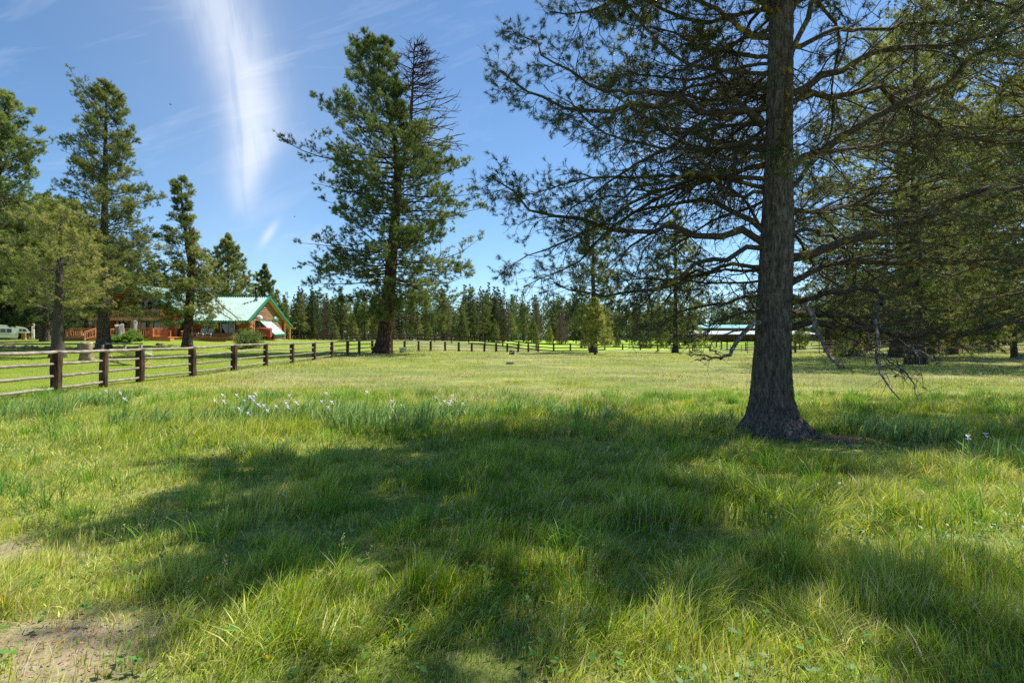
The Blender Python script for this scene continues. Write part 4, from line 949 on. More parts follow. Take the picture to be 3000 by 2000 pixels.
# ------------------------------------------------------------------ forest
def forest():
    rng = np.random.default_rng(8)
    kinds = []
    def add(tag_, parts, mats, H0):
        T, B, Fo = parts
        B2 = Acc(); 
        for A_ in (T, B): B2.add(np.concatenate(A_.V), np.concatenate(A_.Q))
        kinds.append((tag_, B2.mesh('trunk', M[mats[0]]), Fo.mesh('crown', M['needle_forest']) if Fo.V else None, H0))
    nar = lambda w: prof([(.05, w, w), (.3, w * 1.05, w * 1.05), (.6, w * .72, w * .72), (.85, w * .3, w * .3), (1, .1, .1)])
    sp = dict(inner=.0, barek=0, l2=.55, l3abs=.45, K1=5, tuft_keep=1.)
    add('narrow', conifer(101, 15, .2, .22, nar(1.7), 70, 'lodge', (-.25, .35), .02, 8, 3, 8, .30, .045, ragged=.45, **sp), FAR, 15)
    add('narrow', conifer(102, 15, .2, .12, nar(1.9), 74, 'dark', (-.35, .3), .02, 8, 3, 8, .30, .045, ragged=.4, **sp), FAR, 15)
    add('round', conifer(103, 15, .26, .30, prof([(.3, 2.2, 2.2), (.6, 2.6, 2.6), (.85, 1.8, 1.8), (1, .4, .4)]), 46, 'pond', (-.1, .8), .09, 9, 3, 8, .36, .05, ragged=.55, **sp), FAR, 15)
    add('narrow', conifer(104, 15, .2, .35, nar(1.5), 52, 'pond', (-.2, .4), .03, 8, 3, 8, .30, .045, ragged=.5, **sp), FAR, 15)
    add('young', conifer(105, 7, .1, .03, prof([(0, 2.0, 2.0), (.4, 1.4, 1.4), (.8, .5, .5), (1, .1, .1)]), 60, 'lodge', (-.1, .4), .04, 6, 3, 8, .36, .045, **sp), FAR, 7)
    add('young', conifer(106, 7, .1, .10, prof([(0, 1.6, 1.6), (.4, 1.3, 1.3), (.8, .6, .6), (1, .1, .1)]), 50, 'yellow', (0, .5), .06, 6, 3, 8, .36, .045, **sp), FAR, 7)
    add('brown', conifer(107, 15, .22, .06, nar(2.1), 90, 'dead', (-.35, .6), .0, 8, 3, 4, .30, .035, **sp), FAR, 15)
    add('round', conifer(108, 15, .25, .18, prof([(.15, 2.4, 2.4), (.5, 2.7, 2.7), (.8, 1.7, 1.7), (1, .3, .3)]), 58, 'lodge', (-.2, .8), .07, 9, 3, 8, .32, .045, ragged=.5, **sp), FAR, 15)
    LB = {'narrow': ('slim pointed pine in the forest edge past the fences', 'slim pines of the forest edge'), 'round': ('round crowned pine in the forest edge past the fences', 'round crowned pines of the forest edge'),
          'young': ('young bushy light green pine along the foot of the forest', 'young pines at the foot of the forest'), 'brown': ('grey brown dying pine among the green forest trees', 'dying brown pines of the forest')}
    def put(k, x, y, H_, wf=1.):
        tg, tm, cm, H0 = kinds[k]; s = H_ / H0
        r = link('forest_pine', None, None, (x, y, g1(x, y) - .1)); r.scale = (s * wf, s * wf, s); r.rotation_euler = (0, 0, rng.uniform(0, 6.28))
        lb, gp = LB[tg]; tag(r, lb, 'pine tree', gp)
        link('trunk', tm, r)
        if cm: link('crown', cm, r)
    hp = ([-300, 0, 250, 520, 820, 860, 905, 960, 1060, 1200, 1330, 1400, 1435, 1470, 1520, 1560, 1600, 1680, 1800, 2000, 2100, 2250, 2500, 3000, 3400],
          [560, 560, 640, 780, 838, 858, 850, 818, 840, 850, 860, 826, 828, 850, 880, 868, 890, 860, 868, 880, 905, 880, 820, 800, 800])   # tree line in the picture
    n = 0
    def clear(px, d):     # keep the house, camper and barn sight lines free of trunks in front
        return not ((150 < px < 900 and d < 92) or (2000 < px < 2400 and d < 165) or (px < 150 and d < 84))
    cnt = 0
    for row, (d0, d1, step) in enumerate(((128, 140, 31), (145, 165, 35), (170, 195, 48))):
        px = -120.
        while px < 3120:
            px += step * rng.uniform(.55, 1.5); 
            if 300 < px < 640 and row == 0: continue
            d = rng.uniform(d0, d1)
            if px < 260: d = d * .68
            if px > 2330: d = d * .86
            if not clear(px, d): d = rng.uniform(168, 190)
            x = X(px, d); gz = g1(x, d)
            top = np.interp(px, *hp) + abs(rng.normal(0, 34)) - 8 + 38 * (float(fbm(px, row * 7., 130, 3, 2)) - .45) + (14 if row == 0 else 0)
            H_ = max(6, EYE + (1000 - top) / F * d - gz)
            k = rng.choice([0, 1, 2, 3, 7], p=[.28, .22, .16, .18, .16])
            put(k, x, d, H_, rng.uniform(.75, 1.6)); cnt += 1
    for px, top, d in ((1432, 826, 140), (1406, 838, 138), (1448, 838, 141), (1566, 862, 142), (1622, 866, 150), (876, 838, 132), (861, 862, 130), (1378, 832, 139)):
        x = X(px, d); put(int(rng.choice([0, 1])), x, d, EYE + (1000 - top) / F * d - g1(x, d), .9); cnt += 1
    for px, top, d in ((1477, 840, 136), (1571, 862, 137), (1656, 892, 134), (1645, 872, 131), (1640, 905, 127), (1310, 872, 140), (1150, 880, 139), (1860, 905, 140), (950, 868, 136)):
        x = X(px, d); put(6, x, d, EYE + (1000 - top) / F * d - g1(x, d), .85); cnt += 1
    px = -120.
    while px < 3150:
        px += 60 * rng.uniform(.3, 1.9)
        if 150 < px < 870 or 1990 < px < 2260: continue
        d = rng.uniform(120, 128) * (.72 if px < 150 else 1) * (.9 if px > 2300 else 1); x = X(px, d)
        put(int(rng.choice([4, 5])), x, d, rng.uniform(2.5, 8)); cnt += 1
    print('forest trees', cnt)
    # deeper woods as one mass
    A = Acc(); n = 1100; a = rng.uniform(-1.05, 1.05, n); dd = rng.uniform(197, 250, n); x = dd * a; y = dd * 1.
    nn = 60; zz = rng.random((n, nn)) ** 1.2; hh = rng.uniform(10, 18, n)
    p = np.stack([x[:, None] + rng.normal(0, 1, (n, nn)) * (2.4 * (1 - zz) + .4), y[:, None] + rng.normal(0, 1, (n, nn)) * (2.4 * (1 - zz) + .4), 1.8 + zz * hh[:, None]], -1).reshape(-1, 3)
    needles(A, p, norm(rng.normal(0, 1, p.shape) + [0, 0, .5]), 4, 1.3, .28, .5, 1., tcols(len(p), 'dark', rng), rng)
    o = link('distant_woods', A.mesh('distant_woods', M['needle_far'])); tag(o, 'deeper woods seen as one dark mass between the nearer pines', 'woods', kind='stuff')
forest()

# ------------------------------------------------------------------ shrubs
def shrub(px, d, w, h, n, col, label, name, seed, nl=.13, nw=.013, flat=0, cat='shrub'):
    rng = np.random.default_rng(seed); x = X(px, d); root = empty(name, (x, d, g1(x, d) - .03), label, cat)
    ns = 60; phi = rng.uniform(0, 6.28, ns); ev = rng.uniform(.25, 1.4, ns) if not flat else rng.uniform(.1, .6, ns)
    dd = np.stack([np.cos(phi) * np.cos(ev), np.sin(phi) * np.cos(ev), np.sin(ev)], 1)
    L = 1 / np.sqrt((np.cos(ev) / (w / 2)) ** 2 + (np.sin(ev) / h) ** 2) * rng.uniform(.75, 1.08, ns)
    P = grow(np.zeros((ns, 3)), dd, L, 6, .1, .03, rng); B = Acc(); v, q = tubes(P, taper(P, .03, .01), 4); B.add(v, q)
    b, d2, t, i = spawn(P, n, .25, 1, rng, .4, 1.1, .7, .2); P2 = grow(b, d2, rng.uniform(.12, .5, len(i)) * h, 4, .2, .1, rng); v, q = tubes(P2, taper(P2, .01, .005), 3); B.add(v, q)
    link('stems', B.mesh('stems', M['dead_wood']), root)
    A = Acc(); p = np.concatenate([P2[:, -1], P2[:, 2], P[:, -1]]); p[:, 2] = np.maximum(p[:, 2], .05)
    c = np.array([col]) * rng.uniform(.6, 1.5, (len(p), 1)); needles(A, p, norm(rng.normal(0, .6, p.shape) + [0, 0, .9]), 16, nl, nw, nl, .9, c, rng)
    link('foliage', A.mesh('foliage', M['needle_far']), root)
shrub(727, 61.5, 3.7, 1.75, 26, (.13,.19,.04), 'rounded green bush with grey stems on the lawn below the red tank', 'lawn_bush', 1)
shrub(372, 63.2, 4.0, .62, 30, (.12,.20,.035), 'low spreading juniper in front of the deck stairs', 'juniper', 2, .16, .02, 1)
shrub(390, 63.8, 1.6, 1.15, 12, (.14,.22,.05), 'pale upright juniper tip growing out of the low spreading one', 'juniper', 3, .16, .02)
shrub(2470, 60, 2.6, 1.2, 14, (.16,.20,.07), 'thin pale green bush left of the rotten stump', 'field_bush', 4, .12, .012)
# ------------------------------------------------------------------ fences
def wob(a, b, rng, k=7, w=.006):
    a = np.array(a, float); b = np.array(b, float); t = np.linspace(0, 1, k)[:, None]; p = a * (1 - t) + b * t
    p[1:-1] += rng.normal(0, w, (k - 2, 3)); p[1:-1, 2] -= .012; return p
def tie_post(x, y, z0, h, w, dpt, rng, rot):
    """squared timber with chipped edges"""
    m = MB(); rows = 7; pts = []; lx, ly = rng.normal(0, .018, 2)
    for r in range(rows):
        z = z0 - .25 + (h + .25) * r / (rows - 1)
        for (i, j) in ((-1,-1),(0,-1.04),(1,-1),(1.03,0),(1,1),(0,1.03),(-1,1),(-1.04,0)):
            c = .93 if i * j != 0 else 1
            u = i * w / 2 * c + rng.normal(0, .006); v = j * dpt / 2 * c + rng.normal(0, .006)
            pts.append((x + lx * r / 6 + u * math.cos(rot) - v * math.sin(rot), y + ly * r / 6 + u * math.sin(rot) + v * math.cos(rot), z + (rng.normal(0, .008) if r == rows - 1 else 0)))
    fs = [(r * 8 + i, r * 8 + (i + 1) % 8, (r + 1) * 8 + (i + 1) % 8, (r + 1) * 8 + i) for r in range(rows - 1) for i in range(8)]
    fs += [tuple(range(7, -1, -1)), tuple(range((rows - 1) * 8, rows * 8))]
    return m.poly(pts, fs)
def pole_fence():
    rng = np.random.default_rng(3)
    raw = [(-13.0, 11.6), (-13.25, 14.2), (X(164, 16.8), 16.8), (X(303, 19.4), 19.4), (X(411, 21.8), 21.8), (X(565, 25), 25), (X(685, 28.2), 28.2), (X(778, 32.2), 32.2), (X(856, 36.2), 36.2), (X(920, 40.3), 40.3),
           (X(971, 44.3), 44.3), (X(1018, 48.6), 48.6), (X(1052, 52.6), 52.6), (X(1091, 57.6), 57.6), (X(1141, 62), 62), (X(1185, 66), 66), (X(1226, 69.5), 69.5), (X(1262, 72.5), 72.5), (X(1304, 75.5), 75.5),
           (X(1344, 78), 78), (X(1382, 80.5), 80.5), (X(1419, 82.5), 82.5), (X(1453.5, 84), 84), (X(1486, 84.6), 84.6), (X(1518, 84.8), 84.8), (X(1548, 84.2), 84.2), (X(1577, 83.3), 83.3)]
    root = empty('pole_fence', (raw[2][0], raw[2][1], 0), 'grey pole rails on dark squared timber posts round the lawn', 'fence')
    o = np.array(root.location)
    tops = []
    for i, (x, y) in enumerate(raw):
        g = g1(x, y); nx, ny = raw[min(i + 1, len(raw) - 1)]; px, py = raw[max(i - 1, 0)]
        rot = math.atan2(ny - py, nx - px)
        w = .23 + rng.uniform(-.02, .02); sc = 1 if y < 60 else 1.05
        tie_post(x - o[0], y - o[1], g, 1.21 + rng.uniform(-.02, .02), w * .95 * sc, w * sc, rng, rot).build('post', M['tie'], root)
        tops.append(np.array([x, y, g]))
    for i in range(len(raw) - 1):
        a, b = tops[i], tops[i + 1]; t = norm((b - a)[None] * [[1, 1, 0]])[0]
        for hgt, r in ((1.262, .056), (.92, .046), (.56, .046), (.20, .048)):
            e = .0 if hgt > 1.2 else .04
            p = wob(a + [0, 0, hgt] + t * e, b + [0, 0, hgt] - t * e, rng, 8) - o
            MB().tube(p, np.linspace(r, r * .88, 8) * rng.uniform(.95, 1.05, 8), 8).build('rail', M['rail'], root, None, True)
pole_fence()
def board_fence():
    rng = np.random.default_rng(4)
    raw = [(840, 124), (884.8, 121), (932, 117.5), (982, 114), (1032, 111), (1080, 108), (1128, 104), (1176, 100.5), (1225, 97.5), (1273, 95.5), (1323, 94.5), (1373, 94), (1421, 93), (1473, 91.2), (1520, 89.6), (1571, 88),
           (1622, 85.5), (1671, 89), (1725, 99), (1772, 107), (1824, 111), (1876, 112.5), (1927, 113.5), (1979, 115), (2029, 116.5), (2080, 118)]
    P = [np.array([X(p, d), d, g1(X(p, d), d)]) for p, d in raw]; root = empty('board_fence', tuple(P[16]), 'low brown board fence winding across the field behind the pole fence', 'fence'); o = np.array(root.location)
    for i, p in enumerate(P):
        q = p - o; w = .24
        MB().box(q[0] - w / 2, q[0] + w / 2, q[1] - w / 2, q[1] + w / 2, q[2] - .2, q[2] + (1.22 if i < 15 else 1.2)).build('post', M['board'], root)
    for i in range(len(P) - 1):
        a = P[i] - o; b = P[i + 1] - o
        hs = (1.05, .55, .12) if 10 < i < 19 else (1.05, .52)
        for h in hs: MB().bar(a + [0, -.14, h], b + [0, -.14, h], .06, .17).build('rail', M['board'], root)
board_fence()
def pipe_fence():
    raw = [(2190, 88), (2260, 88), (2330, 88), (2400, 88), (2470, 88), (2540, 88), (2610, 87), (2680, 86), (2750, 86), (2820, 85), (2890, 84), (2960, 84), (3030, 83), (3110, 82)]
    P = [np.array([X(p, d), d, g1(X(p, d), d)]) for p, d in raw]; root = empty('pipe_fence', tuple(P[0]), 'dark pipe rail fence running behind the pines on the right', 'fence'); o = np.array(root.location)
    for i, p in enumerate(P):
        q = p - o; MB().cyl(q + [0, 0, -.1], q + [0, 0, 1.9], .055 if i != 2 else .16, 8).build('post', M['pipe'], root)
    for i in range(len(P) - 1):
        a = P[i] - o; b = P[i + 1] - o
        for h in (.25, .65, 1.05, 1.45, 1.8): MB().cyl(a + [0, 0, h], b + [0, 0, h], .028, 6).build('rail', M['pipe'], root)
pipe_fence()

# corral with barn far right
def corral():
    root = empty('corral', (X(2080, 112), 112, g1(X(2080, 112), 112)), 'brown railed corral pens and grey gate in front of the barn', 'corral'); o = np.array(root.location)
    def run(pts, hs, mat, pw=.2, H=1.7, r=.05, flat=True):
        P = [np.array([X(p, d), d, g1(X(p, d), d)]) - o for p, d in pts]
        for q in P: MB().box(q[0] - pw / 2, q[0] + pw / 2, q[1] - pw / 2, q[1] + pw / 2, q[2] - .2, q[2] + H).build('post', mat, root)
        for a, b in zip(P[:-1], P[1:]):
            for h in hs: MB().bar(a + [0, -.13, h], b + [0, -.13, h], .05, .13 if flat else .06).build('rail', mat, root)
    run([(2045, 138), (2066, 138), (2085, 134), (2099, 127), (2114, 121), (2130, 117), (2150, 114), (2185, 111), (2230, 110)], (.3, .75, 1.2, 1.6), M['board'])
    run([(2045, 150), (2100, 150), (2150, 150), (2200, 150), (2260, 150)], (.4, .9, 1.4), M['pipe'], .15, 1.8)
    run([(2083, 116), (2110, 112), (2140, 108), (2172, 104), (2210, 101)], (.35, .8, 1.2), M['grey_pipe'], .09, 1.3, flat=False)
corral()
def barn():
    d = 158; x0, x1 = X(2020, d), X(2420, d); gz = g1(X(2140, d), d) - .2
    root = empty('barn', ((x0 + x1) / 2, d, gz), 'long tan barn with a teal roof and a pale tin lean-to over the pens', 'barn'); o = np.array(root.location)
    def zz(py, dd=d): return EYE + (1000 - py) / F * dd - o[2]
    a, b = x0 + 4.5 - o[0], x1 - o[0]
    MB().box(a, b, 2, 16, 0, zz(961)).build('wall', M['barn_wall'], root)
    m = MB(); m.poly([(a - .5, 1.2, zz(961)), (b + .5, 1.2, zz(961)), (b + .5, 9, zz(950)), (a - .5, 9, zz(950)), (a - .5, 16.8, zz(961)), (b + .5, 16.8, zz(961)),
                      (a - .5, 1.2, zz(961) + .12), (b + .5, 1.2, zz(961) + .12), (b + .5, 9, zz(950) + .12), (a - .5, 9, zz(950) + .12), (a - .5, 16.8, zz(961) + .12), (b + .5, 16.8, zz(961) + .12)],
                     [(0,1,2,3),(3,2,5,4),(6,9,8,7),(9,10,11,8),(0,6,7,1),(4,5,11,10),(0,3,9,6),(3,4,10,9),(1,7,8,2),(2,8,11,5)]); m.build('roof', M['teal_roof'], root)
    a2, b2 = X(2052, d - 8) - o[0], X(2400, d - 8) - o[0]
    m = MB(); m.poly([(a2, -8, zz(980, d - 8)), (b2, -8, zz(980, d - 8)), (b2, 1.9, zz(969)), (a2, 1.9, zz(969)), (a2, -8, zz(980, d - 8) + .15), (b2, -8, zz(980, d - 8) + .15), (b2, 1.9, zz(969) + .15), (a2, 1.9, zz(969) + .15)],
                     [(0,3,2,1),(4,5,6,7),(0,1,5,4),(1,2,6,5),(2,3,7,6),(3,0,4,7)]); m.build('lean_to_roof', M['tin'], root)
    for k in range(9):
        x = a2 + .3 + (b2 - a2 - .6) * k / 8; MB().box(x - .1, x + .1, -7.7, -7.5, 0, zz(980, d - 8)).build('post', M['board'], root)
    a3, b3 = X(1975, d - 3) - o[0], a2 - .02
    MB().poly([(a3, -4, zz(985, d)), (b3, -4, zz(979, d)), (b3, 4, zz(978, d)), (a3, 4, zz(983, d)), (a3, -4, zz(985, d) + .12), (b3, -4, zz(979, d) + .12), (b3, 4, zz(978, d) + .12), (a3, 4, zz(983, d) + .12)],
              [(0,3,2,1),(4,5,6,7),(0,1,5,4),(1,2,6,5),(2,3,7,6),(3,0,4,7)]).build('shed_roof', M['tin'], root)
    MB().box(a3 + .6, b3 - .3, -3.5, 3.5, 0, zz(984.5, d) - .05).build('shed_wall', M['board'], root)
barn()

# ------------------------------------------------------------------ log house
HB = 1.77   # ground level at the house
def W(px, Y): return X(px, Y)
def Zp(py, Y): return EYE + (1000 - py) / F * Y
root_h = empty('log_house', (-40, 70, HB), 'orange log house with a mint green metal roof, balcony and cedar deck', 'house')
OH = np.array(root_h.location)
def hb(m, name, mat, parent=None, smooth=False, label=None):
    m.V = [(v[0] - OH[0], v[1] - OH[1], v[2] - OH[2]) for v in m.V]
    o = m.build(name, mat, parent or root_h, None, smooth)
    if label: o['label'] = label
    return o
def logs_x(m, x0, x1, y, z0, z1, r=.14, holes=(), ext=0., seed=0, tri=None):
    rnd = random.Random(seed); z = z0 + r; k = 0
    while z < z1 + .01:
        a, b = x0 - (ext if k % 2 else ext * .5), x1 + (ext if k % 2 else ext * .5)
        if tri: a, b = tri(z)
        segs = [(a, b)]
        for hx0, hx1, hz0, hz1 in holes:
            if z + r * .5 > hz0 and z - r * .5 < hz1:
                ns = []
                for s, e in segs:
                    if hx0 > s and hx1 < e: ns += [(s, hx0), (hx1, e)]
                    elif hx1 <= s or hx0 >= e: ns.append((s, e))
                    elif hx0 <= s: ns.append((hx1, e))
                    else: ns.append((s, hx0))
                segs = ns
        for s, e in segs:
            if e - s > .1: m.cyl((s, y + rnd.uniform(-.015, .015), z), (e, y + rnd.uniform(-.015, .015), z), r * rnd.uniform(.98, 1.05), 9, r * rnd.uniform(.98, 1.05))
        z += 2 * r * .97; k += 1
    return m
def logs_y(m, y0, y1, x, z0, z1, r=.14, holes=(), ext=0., seed=0, tri=None):
    n = MB(); logs_x(n, y0, y1, 0, z0, z1, r, holes, ext, seed, tri)
    n.V = [(x - v[1], v[0], v[2]) for v in n.V]
    m.poly(n.V, n.Fs); return m
DZ = HB + .38          # deck top
# main (right) block
YF, YB = 71.0, 80.9; XR, XL = -32.67, -42.0
ZE, ZR = 4.14, 7.54; RX = -32.1; EY0, EY1 = 69.3, 82.4
def roof_z(y): return ZE + (ZR - ZE) * (y - EY0) / (75.3 - EY0) if y < 75.3 else ZR - (y - 75.3) * .50
win = [(W(594, YF), W(613.5, YF), HB + .9, HB + 2.33), (W(648, YF), W(690, YF), HB + .55, HB + 2.3)]
hb(logs_x(MB(), -41.0, XR, YF, DZ - .3, 4.85, .14, win, .25, 1), 'front_wall', M['log'], None, True)
door_h = (YF + .75, YF + 2.45, HB, HB + 2.6)
def tri_g(z):
    zz = z + .22
    if zz <= roof_z(YF): return (YF - .3, YB + .3)
    y0 = EY0 + (zz - ZE) / (ZR - ZE) * (75.3 - EY0); y1 = 75.3 + (ZR - zz) / .50; return (y0, min(y1, YB + .3))
hb(logs_y(MB(), YF, YB, XR, HB, 7.2, .14, [door_h], 0, 2, tri_g), 'gable_wall', M['log_gable'], None, True)
fr = hb(MB().box(XR - .05, XR + .19, YF + .75, YF + .87, HB, HB + 2.62).box(XR - .05, XR + .19, YF + 2.33, YF + 2.45, HB, HB + 2.62).box(XR - .05, XR + .19, YF + .87, YF + 2.33, HB + 2.48, HB + 2.62)
        .box(XR - .03, XR + .10, YF + .87, YF + 2.33, HB, HB + 1.0), 'side_door', M['trim_wood'])
hb(MB().box(XR - .02, XR + .07, YF + .95, YF + 2.25, HB + 1.0, HB + 2.48), 'pane', M['glass'], fr)
for (x0, x1, z0, z1) in win:
    f = hb(MB().box(x0, x0 + .13, YF - .22, YF + .05, z0, z1).box(x1 - .13, x1, YF - .22, YF + .05, z0, z1).box(x0 + .13, x1 - .13, YF - .22, YF + .05, z1 - .13, z1).box(x0 + .13, x1 - .13, YF - .22, YF + .05, z0, z0 + .09)
           .box((x0 + x1) / 2 - .05, (x0 + x1) / 2 + .05, YF - .18, YF + .03, z0 + .09, z1 - .13), 'window', M['vinyl'] if x1 - x0 > 1.2 else M['trim_wood'])
    hb(MB().box(x0 + .1, x1 - .1, YF - .10, YF - .05, z0 + .05, z1 - .1), 'pane', M['glass'], f)
# ribbed metal roofs: real corrugation running down the slope
def ribbed(p00, p10, p11, p01, n, amp, thick=.05):
    """p00->p10 along the eave, p01->p11 along the ridge; ribs run eave to ridge"""
    p00, p10, p11, p01 = map(lambda p: np.array(p, float), (p00, p10, p11, p01)); nr = norm(np.cross(p10 - p00, p01 - p00)[None])[0]
    if nr[2] < 0: nr = -nr
    pts = []; m = MB(); prof_ = [(0, 0), (.55, 0), (.65, 1), (.88, 1)]
    for i in range(n):
        for s, h in prof_:
            t = (i + s) / n; a = p00 * (1 - t) + p10 * t + nr * h * amp; b = p01 * (1 - t) + p11 * t + nr * h * amp; pts += [a, b, a - nr * thick, b - nr * thick]
    pts += [p10, p11, p10 - nr * thick, p11 - nr * thick]; k = len(pts) // 4; f = []
    for i in range(k - 1):
        j = 4 * i; f += [(j, j + 4, j + 5, j + 1), (j + 2, j + 3, j + 7, j + 6), (j, j + 2, j + 6, j + 4), (j + 1, j + 5, j + 7, j + 3)]
    f += [(0, 1, 3, 2), (4 * k - 4, 4 * k - 2, 4 * k - 1, 4 * k - 3)]
    return m.poly(pts, f)
rx0 = -47.5
hb(ribbed((rx0, EY0, ZE), (RX, EY0, ZE), (RX, 75.3, ZR), (rx0, 75.3, ZR), 52, .06), 'roof', M['roof'])
hb(ribbed((rx0, EY1, ZR - (EY1 - 75.3) * .50), (RX, EY1, ZR - (EY1 - 75.3) * .50), (RX, 75.32, ZR), (rx0, 75.32, ZR), 52, .06), 'rear_roof', M['roof'])
m = MB(); m.bar((RX + .03, EY0 - .05, ZE - .12), (RX + .03, 75.3, ZR - .10), .10, .34); m.bar((RX + .03, 75.3, ZR - .10), (RX + .03, 80.4, ZR - .10 - 5.1 * .5), .10, .34)
m.bar((RX + .03, 80.4, ZR - .10 - 5.1 * .5), (RX + .03, 83.2, 3.72), .10, .30)
m.bar((rx0 + 3, EY0 - .08, ZE - .14), (RX - .03, EY0 - .08, ZE - .14), .10, .24); m.bar((rx0, 75.3, ZR + .08), (RX + .08, 75.3, ZR + .08), .34, .07)
hb(m, 'fascia', M['fascia'])
m = MB(); m.bar((-32.35, EY0 + .1, ZE - .26), (-32.35, 75.25, ZR - .26), .5, .05); m.bar((-32.35, 75.3, ZR - .26), (-32.35, 82.8, ZR - .26 - 7.5 * .5), .5, .05)
m.bar((-32.6, 80.9, 4.5), (-32.2, 80.9, 4.5), .2, .2); m.bar((-33.2, 75.3, ZR - .4), (-32.15, 75.3, ZR - .4), .22, .22)
hb(m, 'soffit', M['soffit'])
cp = hb(MB().cyl((X(750.5, 74.2), 74.2, 6.8), (X(750.5, 74.2), 74.2, Zp(846, 74.2)), .14, 12).cyl((X(750.5, 74.2), 74.2, Zp(846, 74.2)), (X(750.5, 74.2), 74.2, Zp(841, 74.2)), .20, 12), 'chimney', M['black_metal'], None, True)
hb(MB().cyl((X(750.5, 74.2), 74.2, 6.75), (X(750.5, 74.2), 74.2, 7.32), .26, 12, .17), 'flashing', M['galv'], cp)
hb(MB().bar((RX + .02, 84.2, 3.55), (-36, 84.2, 3.55), .2, .2).box(-32.6, -32.4, 83.0, 83.2, HB, 3.7), 'rear_porch', M['soffit'])
# green lean-to over the cellar logs
LA = [(-32.5, 73.3, 4.24), (-30.65, 73.3, 2.52), (-30.68, 76.9, 2.66), (-32.5, 76.9, 4.24)]
lt = hb(ribbed(LA[1], LA[2], LA[3], LA[0], 9, .04), 'lean_to_roof', M['roof'])
hb(MB().bar((-32.5, 73.26, 4.16), (-30.62, 73.26, 2.44), .07, .2).bar((-30.60, 73.26, 2.44), (-30.62, 76.94, 2.58), .07, .18), 'lean_to_trim', M['fascia'])
hb(logs_x(MB(), -32.4, -30.8, 76.6, HB, 2.6, .1, (), .1, 5), 'lean_to_wall', M['grey_wood'], None, True)
hb(logs_y(MB(), 73.9, 76.5, -30.9, HB, 2.35, .1, (), .1, 6), 'lean_to_wall', M['grey_wood'], None, True)
# left wing: gable faces the meadow
WX0, WX1 = -51.4, -39.75; WY = 68.1; PXm = (WX0 + WX1) / 2; WZE = 5.22; WZR = 8.5
wy1 = 82
hb(ribbed((WX1, WY, WZE), (WX1, wy1, WZE), (PXm, wy1, WZR), (PXm, WY, WZR), 46, .06), 'wing_roof', M['roof'])
hb(ribbed((WX0, WY, WZE), (WX0, wy1, WZE), (PXm, wy1, WZR), (PXm, WY, WZR), 46, .06), 'wing_roof', M['roof'])
hb(MB().bar((WX0 - .02, WY - .06, WZE - .1), (PXm, WY - .06, WZR - .08), .1, .34).bar((PXm, WY - .06, WZR - .08), (WX1 + .02, WY - .06, WZE - .1), .1, .34).bar((WX1 + .06, WY, WZE - .12), (WX1 + .06, 71, WZE - .12), .08, .22), 'wing_fascia', M['fascia'])
hb(MB().bar((WX0 + .1, WY + 1.2, WZE - .2), (PXm, WY + 1.2, WZR - .26), 2.4, .06, (0, 0, 1)).bar((WX1 - .1, WY + 1.2, WZE - .2), (PXm, WY + 1.2, WZR - .26), 2.4, .06, (0, 0, 1)).bar((WX0 + .3, WY + .3, WZE - .25), (WX0 + 1.6, WY + .3, WZE - .25), .2, .16), 'wing_soffit', M['soffit'])
GY = 69.4; gx0, gx1 = W(281, GY), W(517, GY)
slx0, slx1 = W(448, GY), W(492, GY)
bal0, bal1 = W(281, 68.4), W(478, 68.4); BZ = Zp(930, 68.4)
slide = (slx0, slx1, DZ - .05, DZ + 2.12)
hb(logs_x(MB(), gx0 + 6.5, gx1, GY, DZ - .3, BZ + .1, .14, [slide], .22, 11), 'wing_wall', M['log'], None, True)
hb(logs_x(MB(), gx0, gx0 + 6.5, GY + 1.8, DZ - .3, BZ + .1, .14, [(gx0 + 1.6, gx0 + 2.6, DZ, DZ + 2.05), (gx0 + 3.6, gx0 + 5.2, DZ + .8, DZ + 2.0)], .22, 12), 'wing_wall', M['log'], None, True)
def tri_w(z):
    k = (WZR - (z + .35)) / (WZR - WZE); hw = (WX1 - WX0) / 2 * max(0, k); return (max(gx0, PXm - hw), min(gx1, PXm + hw))
hb(logs_x(MB(), gx0, gx1, GY + 1.8, BZ + .1, 8.0, .14, [(PXm - 1.2, PXm + 1.4, BZ + .2, BZ + 2.2), (W(429, 71), W(441, 71), BZ + .3, BZ + 2.1)], 0, 13, tri_w), 'upper_wall', M['log'], None, True)
hb(logs_x(MB(), W(443, GY), gx1, GY, BZ + .1, 5.6, .14, [], .1, 14, lambda z: (W(484, GY), min(gx1, PXm + (WX1 - WX0) / 2 * (WZR - (z + .35)) / (WZR - WZE)))), 'upper_wall', M['log'], None, True)
hb(logs_y(MB(), GY, 71, gx1 - .05, DZ - .3, 5.1, .14, (), .25, 15), 'wing_side_wall', M['log'], None, True)
hb(MB().box(PXm - 1.2, PXm + 1.4, GY + 1.85, GY + 1.95, BZ + .2, BZ + 2.2).box(gx0 + 1.6, gx0 + 2.6, GY + 1.85, GY + 1.95, DZ, DZ + 2.05).box(gx0 + 3.6, gx0 + 5.2, GY + 1.85, GY + 1.95, DZ + .8, DZ + 2.0)
   .box(W(429, 71), W(441, 71), GY + 1.85, GY + 1.95, BZ + .3, BZ + 2.1), 'balcony_glass', M['glass'])
sd = hb(MB().box(slx0, slx0 + .1, GY - .22, GY + .1, slide[2], slide[3]).box(slx1 - .1, slx1, GY - .22, GY + .1, slide[2], slide[3]).box(slx0 + .1, slx1 - .1, GY - .22, GY + .1, slide[3] - .1, slide[3])
        .box((slx0 + slx1) / 2 - .045, (slx0 + slx1) / 2 + .045, GY - .2, GY + .05, slide[2], slide[3] - .1), 'sliding_door', M['vinyl'])
